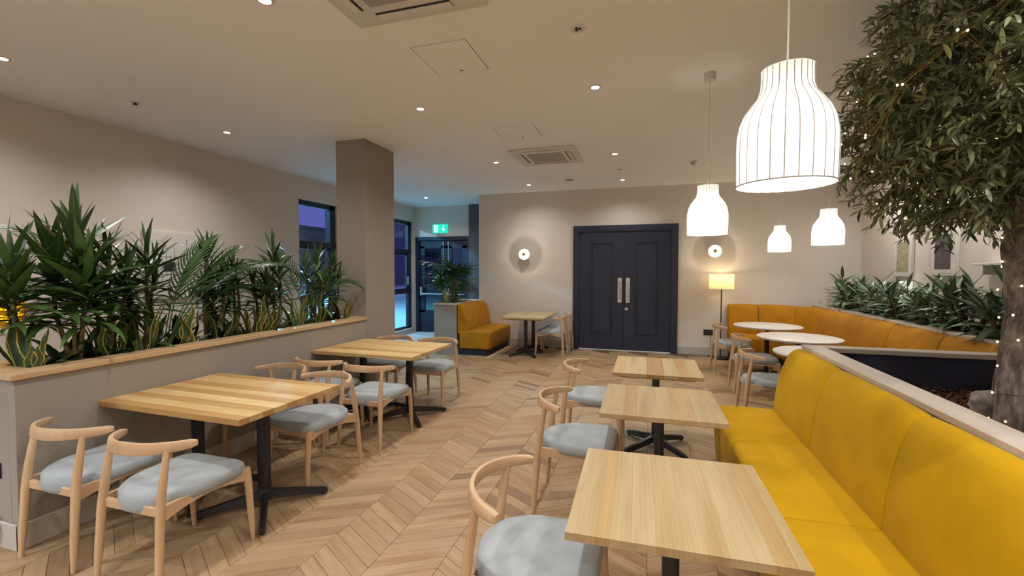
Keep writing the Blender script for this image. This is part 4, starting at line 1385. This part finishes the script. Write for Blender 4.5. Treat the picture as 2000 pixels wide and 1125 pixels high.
for k in range(16):
    a = 2*PI*k/16+rnd.uniform(-.2, .2)
    el = rnd.uniform(-0.5, 0.75)
    e = CC+Vector((CR.x*0.66*math.cos(a)*math.cos(el), CR.y*0.66*math.sin(a)*math.cos(el), CR.z*0.66*math.sin(el)))
    s0 = Vector((0.02, 0.01, rnd.uniform(1.05, 1.75)))
    mid = s0.lerp(e, 0.5)+Vector((rnd.uniform(-.08, .08), rnd.uniform(-.08, .08), 0.10))
    G().tube([s0, s0.lerp(mid, 0.5)+Vector((0, 0, 0.04)), mid, mid.lerp(e, 0.5), e], [0.032, 0.026, 0.019, 0.013, 0.007], 7).build('branch', MT['bark'], r, smooth=60)
    ends.append((s0, mid, e))
OV = [leaf_geo(0.072, 0.017, d_, 0.15, 4, 0.5, 0.05) for d_ in (0.1, 0.5, 0.9)]
OM = []
for vs, fs, uv in OV:
    me = bpy.data.meshes.new('leaf')
    me.from_pydata(vs, [], fs)
    ul = me.uv_layers.new(name='UVMap')
    for l in me.loops:
        ul.data[l.index].uv = uv[l.vertex_index]
    me.materials.append(MT['olive'])
    me.shade_smooth()
    OM.append(me)
leaves = []
gt = G()
base_w = Vector((TX, TY, 0.70))
count = 0
while count < 1700:
    u_ = rnd.uniform(-1, 1)
    a = rnd.uniform(0, 2*PI)
    rr = rnd.uniform(0.35, 1.0)**0.6
    sq = math.sqrt(1-u_*u_)
    dirv = Vector((sq*math.cos(a), sq*math.sin(a), u_))
    lump = 1+0.24*noise.noise(dirv*2.6+Vector((3, 1, 7)))+0.10*noise.noise(dirv*6)
    p = CC+Vector((CR.x*dirv.x, CR.y*dirv.y, CR.z*dirv.z))*rr*lump
    if p.z+0.70 > ZC-0.06 or (p.x+TX) > XR-0.15:
        continue
    count += 1
    out = (Vector((dirv.x, dirv.y, dirv.z*0.5-0.15))+Vector((rnd.uniform(-.6, .6), rnd.uniform(-.6, .6), rnd.uniform(-.5, .5)))).normalized()
    tl = rnd.uniform(0.12, 0.24)
    st = p-out*tl*0.6
    droopv = Vector((0, 0, -0.04))
    pts = [st, st+out*tl*0.5, st+out*tl+droopv]
    if pts[2].z+0.70 > ZC-0.05:
        continue
    gt.tube(pts, [0.0028, 0.002, 0.001], 4, caps=False)
    for i in range(9):
        t = (i+0.6)/9
        c = pts[0].lerp(pts[1], t*2) if t < 0.5 else pts[1].lerp(pts[2], t*2-1)
        for sg in (-1, 1):
            yax = (out*0.75+Vector((rnd.uniform(-1, 1), rnd.uniform(-1, 1), rnd.uniform(-.8, .8)))*0.85).normalized()
            zax = Vector((rnd.uniform(-.7, .7), rnd.uniform(-.7, .7), 1)).normalized()
            xax = yax.cross(zax).normalized()
            zax = xax.cross(yax)
            sc_ = rnd.uniform(0.65, 1.2)
            M_ = Matrix((xax*sc_, yax*sc_, zax*sc_)).transposed().to_4x4()
            M_.translation = c
            leaves.append((M_, rnd.randrange(3)))
gt.build('twigs', MT['twig'], r)['kind'] = 'stuff'
camp = Vector((0, 0, CH))-base_w
vis = [i for i, (M_, k) in enumerate(leaves) if in_view(M_.translation+base_w, 0)]
vis.sort(key=lambda i: (leaves[i][0].translation-camp).length)
near = set(vis[:298])
gl, tn = G(), []
for i, (M_, k) in enumerate(leaves):
    if i in near:
        o = bpy.data.objects.new('leaf', OM[k])
        o.matrix_local = M_
        col.objects.link(o)
        o.parent = r
    else:
        vs, fs, uv = OV[k]
        gl.add(vs, fs, M_, uv)
        tn += [rnd.random()]*len(vs)
me = bpy.data.meshes.new('foliage')
me.from_pydata([tuple(p) for p in gl.v], [], gl.f)
ul = me.uv_layers.new(name='UVMap')
lv = [0]*len(me.loops)
me.loops.foreach_get('vertex_index', lv)
flat = []
for i in lv:
    flat += gl.uv[i]
ul.data.foreach_set('uv', flat)
a_ = me.attributes.new('tone', 'FLOAT', 'POINT')
a_.data.foreach_set('value', tn)
me.materials.append(MT['olive'])
me.shade_smooth()
o = link('foliage', me, r)
o['kind'] = 'stuff'

# fairy lights: one string wound round the trunk, one through the crown
bme = G().lathe([(0, -0.006), (0.0045, -0.003), (0.005, 0.001), (0.003, 0.005), (0, 0.006)], 8).mesh('bulb', MT['fairy'], 80)
def fairy(name_label, pts, every):
    s_ = empty('fairy_lights', base_w)
    tag(s_, name_label, 'string lights', 'warm fairy lights on the olive tree')
    G().tube(pts, 0.0012, 4).build('wire', MT['brass'], s_)
    for i, p in enumerate(pts):
        if i % every == 0:
            link('bulb', bme, s_, p)
pts = []
for i in range(150):
    t = i/149
    z = 0.02+1.25*t
    a = t*2*PI*9+0.3*math.sin(t*40)
    k = min(int(z/0.3), 6)
    rr = 0.150-0.03*min(1, z/0.4)+0.008*math.sin(i*1.7)
    pts.append(Vector((rr*math.cos(a)+0.01, rr*math.sin(a), z)))
fairy('warm fairy lights wound round the olive trunk', pts, 3)
pts = []
a = 2.2
for i in range(60):
    a += 0.47+0.1*math.sin(i)
    el = -0.75+1.3*((i*0.37) % 1)
    q = 0.93+0.07*math.sin(i*2.3)
    p = CC+Vector((CR.x*q*math.cos(a)*math.cos(el), CR.y*q*math.sin(a)*math.cos(el), CR.z*q*math.sin(el)))
    if p.z+0.70 < ZC-0.06:
        pts.append(p)
fairy('warm fairy lights scattered through the olive crown', pts, 1)

# ------------------------------------------------------------------ pictures
r = empty('wall_picture', (XL, 4.31, 1.64))
tag(r, 'large framed black and white drawing behind the planter plants', 'picture')
G().box(0, 0.03, -0.51, 0.51, -0.42, 0.42, 0.004).build('frame', MT['white'], r)
G().box(0.028, 0.033, -0.48, 0.48, -0.39, 0.39).build('sheet', MT['paper'], r)
g = G()
rnd = random.Random(2)
for k in range(14):
    y = -0.36+k*0.052
    g.box(0.033, 0.035, y, y+0.004, rnd.uniform(-0.32, -0.1), rnd.uniform(0.05, 0.33))
for z in (-0.12, 0.0, 0.10):
    g.box(0.033, 0.035, -0.38, 0.30, z, z+0.004)
g.box(0.033, 0.035, -0.29, -0.145, -0.08, 0.04)
g.build('drawing', MT['ink'], r, smooth=0)
def wall_print(label, y0, y1, z0, z1, mat, m):
    r = empty('wall_picture', (XR, (y0+y1)/2, (z0+z1)/2))
    tag(r, label, 'picture', 'framed prints on the right wall')
    hy, hz = (y1-y0)/2, (z1-z0)/2
    G().box(-0.035, 0, -hy, hy, -hz, hz, 0.004).build('frame', MT['white'], r)
    G().box(-0.037, -0.034, -hy+0.03, hy-0.03, -hz+0.03, hz-0.03).build('mount', MT['paper'], r)
    G().box(-0.0385, -0.036, -hy+m, hy-m, -hz+m*0.9, hz-m*0.9).build('print', MT[mat], r)
wall_print('white framed olive coloured print on the right wall', 7.42, 7.86, 1.50, 2.05, 'olivep', 0.07)
wall_print('white framed dark mauve print on the right wall', 6.50, 6.99, 1.52, 2.10, 'mauve', 0.09)
# wall shelf, and a glowing column added for a lit white patch behind the shrubs
r = empty('wall_shelf', (XR, 5.75, 1.66))
tag(r, 'white wall shelf behind the olive trunk', 'shelf')
G().box(-0.16, 0, -0.35, 0.25, -0.025, 0, 0.003).build('board', MT['white'], r)
for yy in (-0.25, 0.15):
    G().box(-0.12, 0, yy-0.01, yy+0.01, -0.12, -0.025, 0.002).build('bracket', MT['white'], r)
r = empty('glow_column', (3.36, 7.37, 0))
tag(r, 'white glowing column added for a bright patch behind the shrubs, under the olive print', 'lamp')
G().lathe([(0, 0), (0.075, 0), (0.075, 0.03), (0, 0.03)], 20).build('base', MT['black'], r)
G().lathe([(0, 0.03), (0.015, 0.03), (0.015, 1.08), (0, 1.08)], 10).build('pole', MT['black'], r)
G().lathe([(0.07, 1.06), (0.072, 1.10), (0.072, 1.42), (0.07, 1.44)], 24).build('shade', MT['pend'], r)

# yellow lamp at the far left edge
r = empty('floor_lamp', (-4.15, 1.80, 0))
tag(r, 'lamp with a yellow woven shade at the left edge behind the planter', 'floor lamp')
G().lathe([(0, 0), (0.14, 0), (0.14, 0.015), (0.02, 0.025), (0, 0.025)], 24).build('base', MT['black'], r)
G().tube([(0, 0, 0.02), (0, 0, 1.25)], 0.010, 8).build('pole', MT['black'], r)
sh = G().lathe([(0.150, 1.205), (0.153, 1.25), (0.153, 1.46), (0.145, 1.505)], 32)
sh.f = [f for f in sh.f if len(f) == 4]
sh = sh.build('shade', MT['yshade'], r)
g = G()
for k in range(16):
    z = 1.205+0.3*k/15
    g.tube([(0.155*math.cos(a*PI/16), 0.155*math.sin(a*PI/16), z) for a in range(33)], 0.0028, 4, caps=False)
for k in range(40):
    a = 2*PI*k/40
    g.tube([(0.156*math.cos(a), 0.156*math.sin(a), 1.205), (0.156*math.cos(a), 0.156*math.sin(a), 1.505)], 0.0024, 4)
g.build('woven_cane', plain('yellow_cane', (0.75, 0.42, 0.02), 0.6), sh)
l = light('yellow_lamp_bulb', 'POINT', (0, 0, 1.36), 3, (1.0, 0.70, 0.18), 0.04)
l.parent = r

# ------------------------------------------------------------------ outside
tag(G().box(-70, XL-0.2, -30, 70, -0.2, -0.02).build('pavement', MT['pave'], smooth=0), 'pale pavement outside the windows', 'pavement', kind='structure')
for i, (x, lb) in enumerate(((-13.2, 'lowest pale outdoor step seen through the lobby window'), (-13.9, 'middle pale outdoor step seen through the lobby window'), (-14.6, 'highest pale outdoor step seen through the lobby window'))):
    tag(G().box(x-0.7, x, 10, 34, -0.02, 0.16*(i+1), 0.01).build('outdoor_step', MT['paper'], smooth=0), lb, 'step', 'pale outdoor steps')
def building(label, x0, x1, y0, y1, h, nw, floors):
    r = empty('building', ((x0+x1)/2, (y0+y1)/2, 0))
    tag(r, label, 'building')
    hx, hy = (x1-x0)/2, (y1-y0)/2
    G().box(-hx, hx, -hy, hy, -0.1, h).build('facade', MT['build'], r, smooth=0)
    G().box(-hx-0.2, hx+0.2, -hy-0.2, hy+0.2, h, h+0.25).build('parapet', MT['build'], r, smooth=0)
    for f in range(floors):
        for k in range(nw):
            y = -hy+(k+0.5)*2*hy/nw
            G().box(hx-0.02, hx+0.05, y-0.45*hy/nw, y+0.45*hy/nw, 0.9+f*3.0, 2.6+f*3.0).build('window', MT['bwin'], r, smooth=0)
building('low wide building across the street, seen through the window', -46, -38, 10, 46, 6.5, 9, 2)
building('taller block at the right of the window view', -34, -26, 41.2, 54, 8.8, 5, 2)
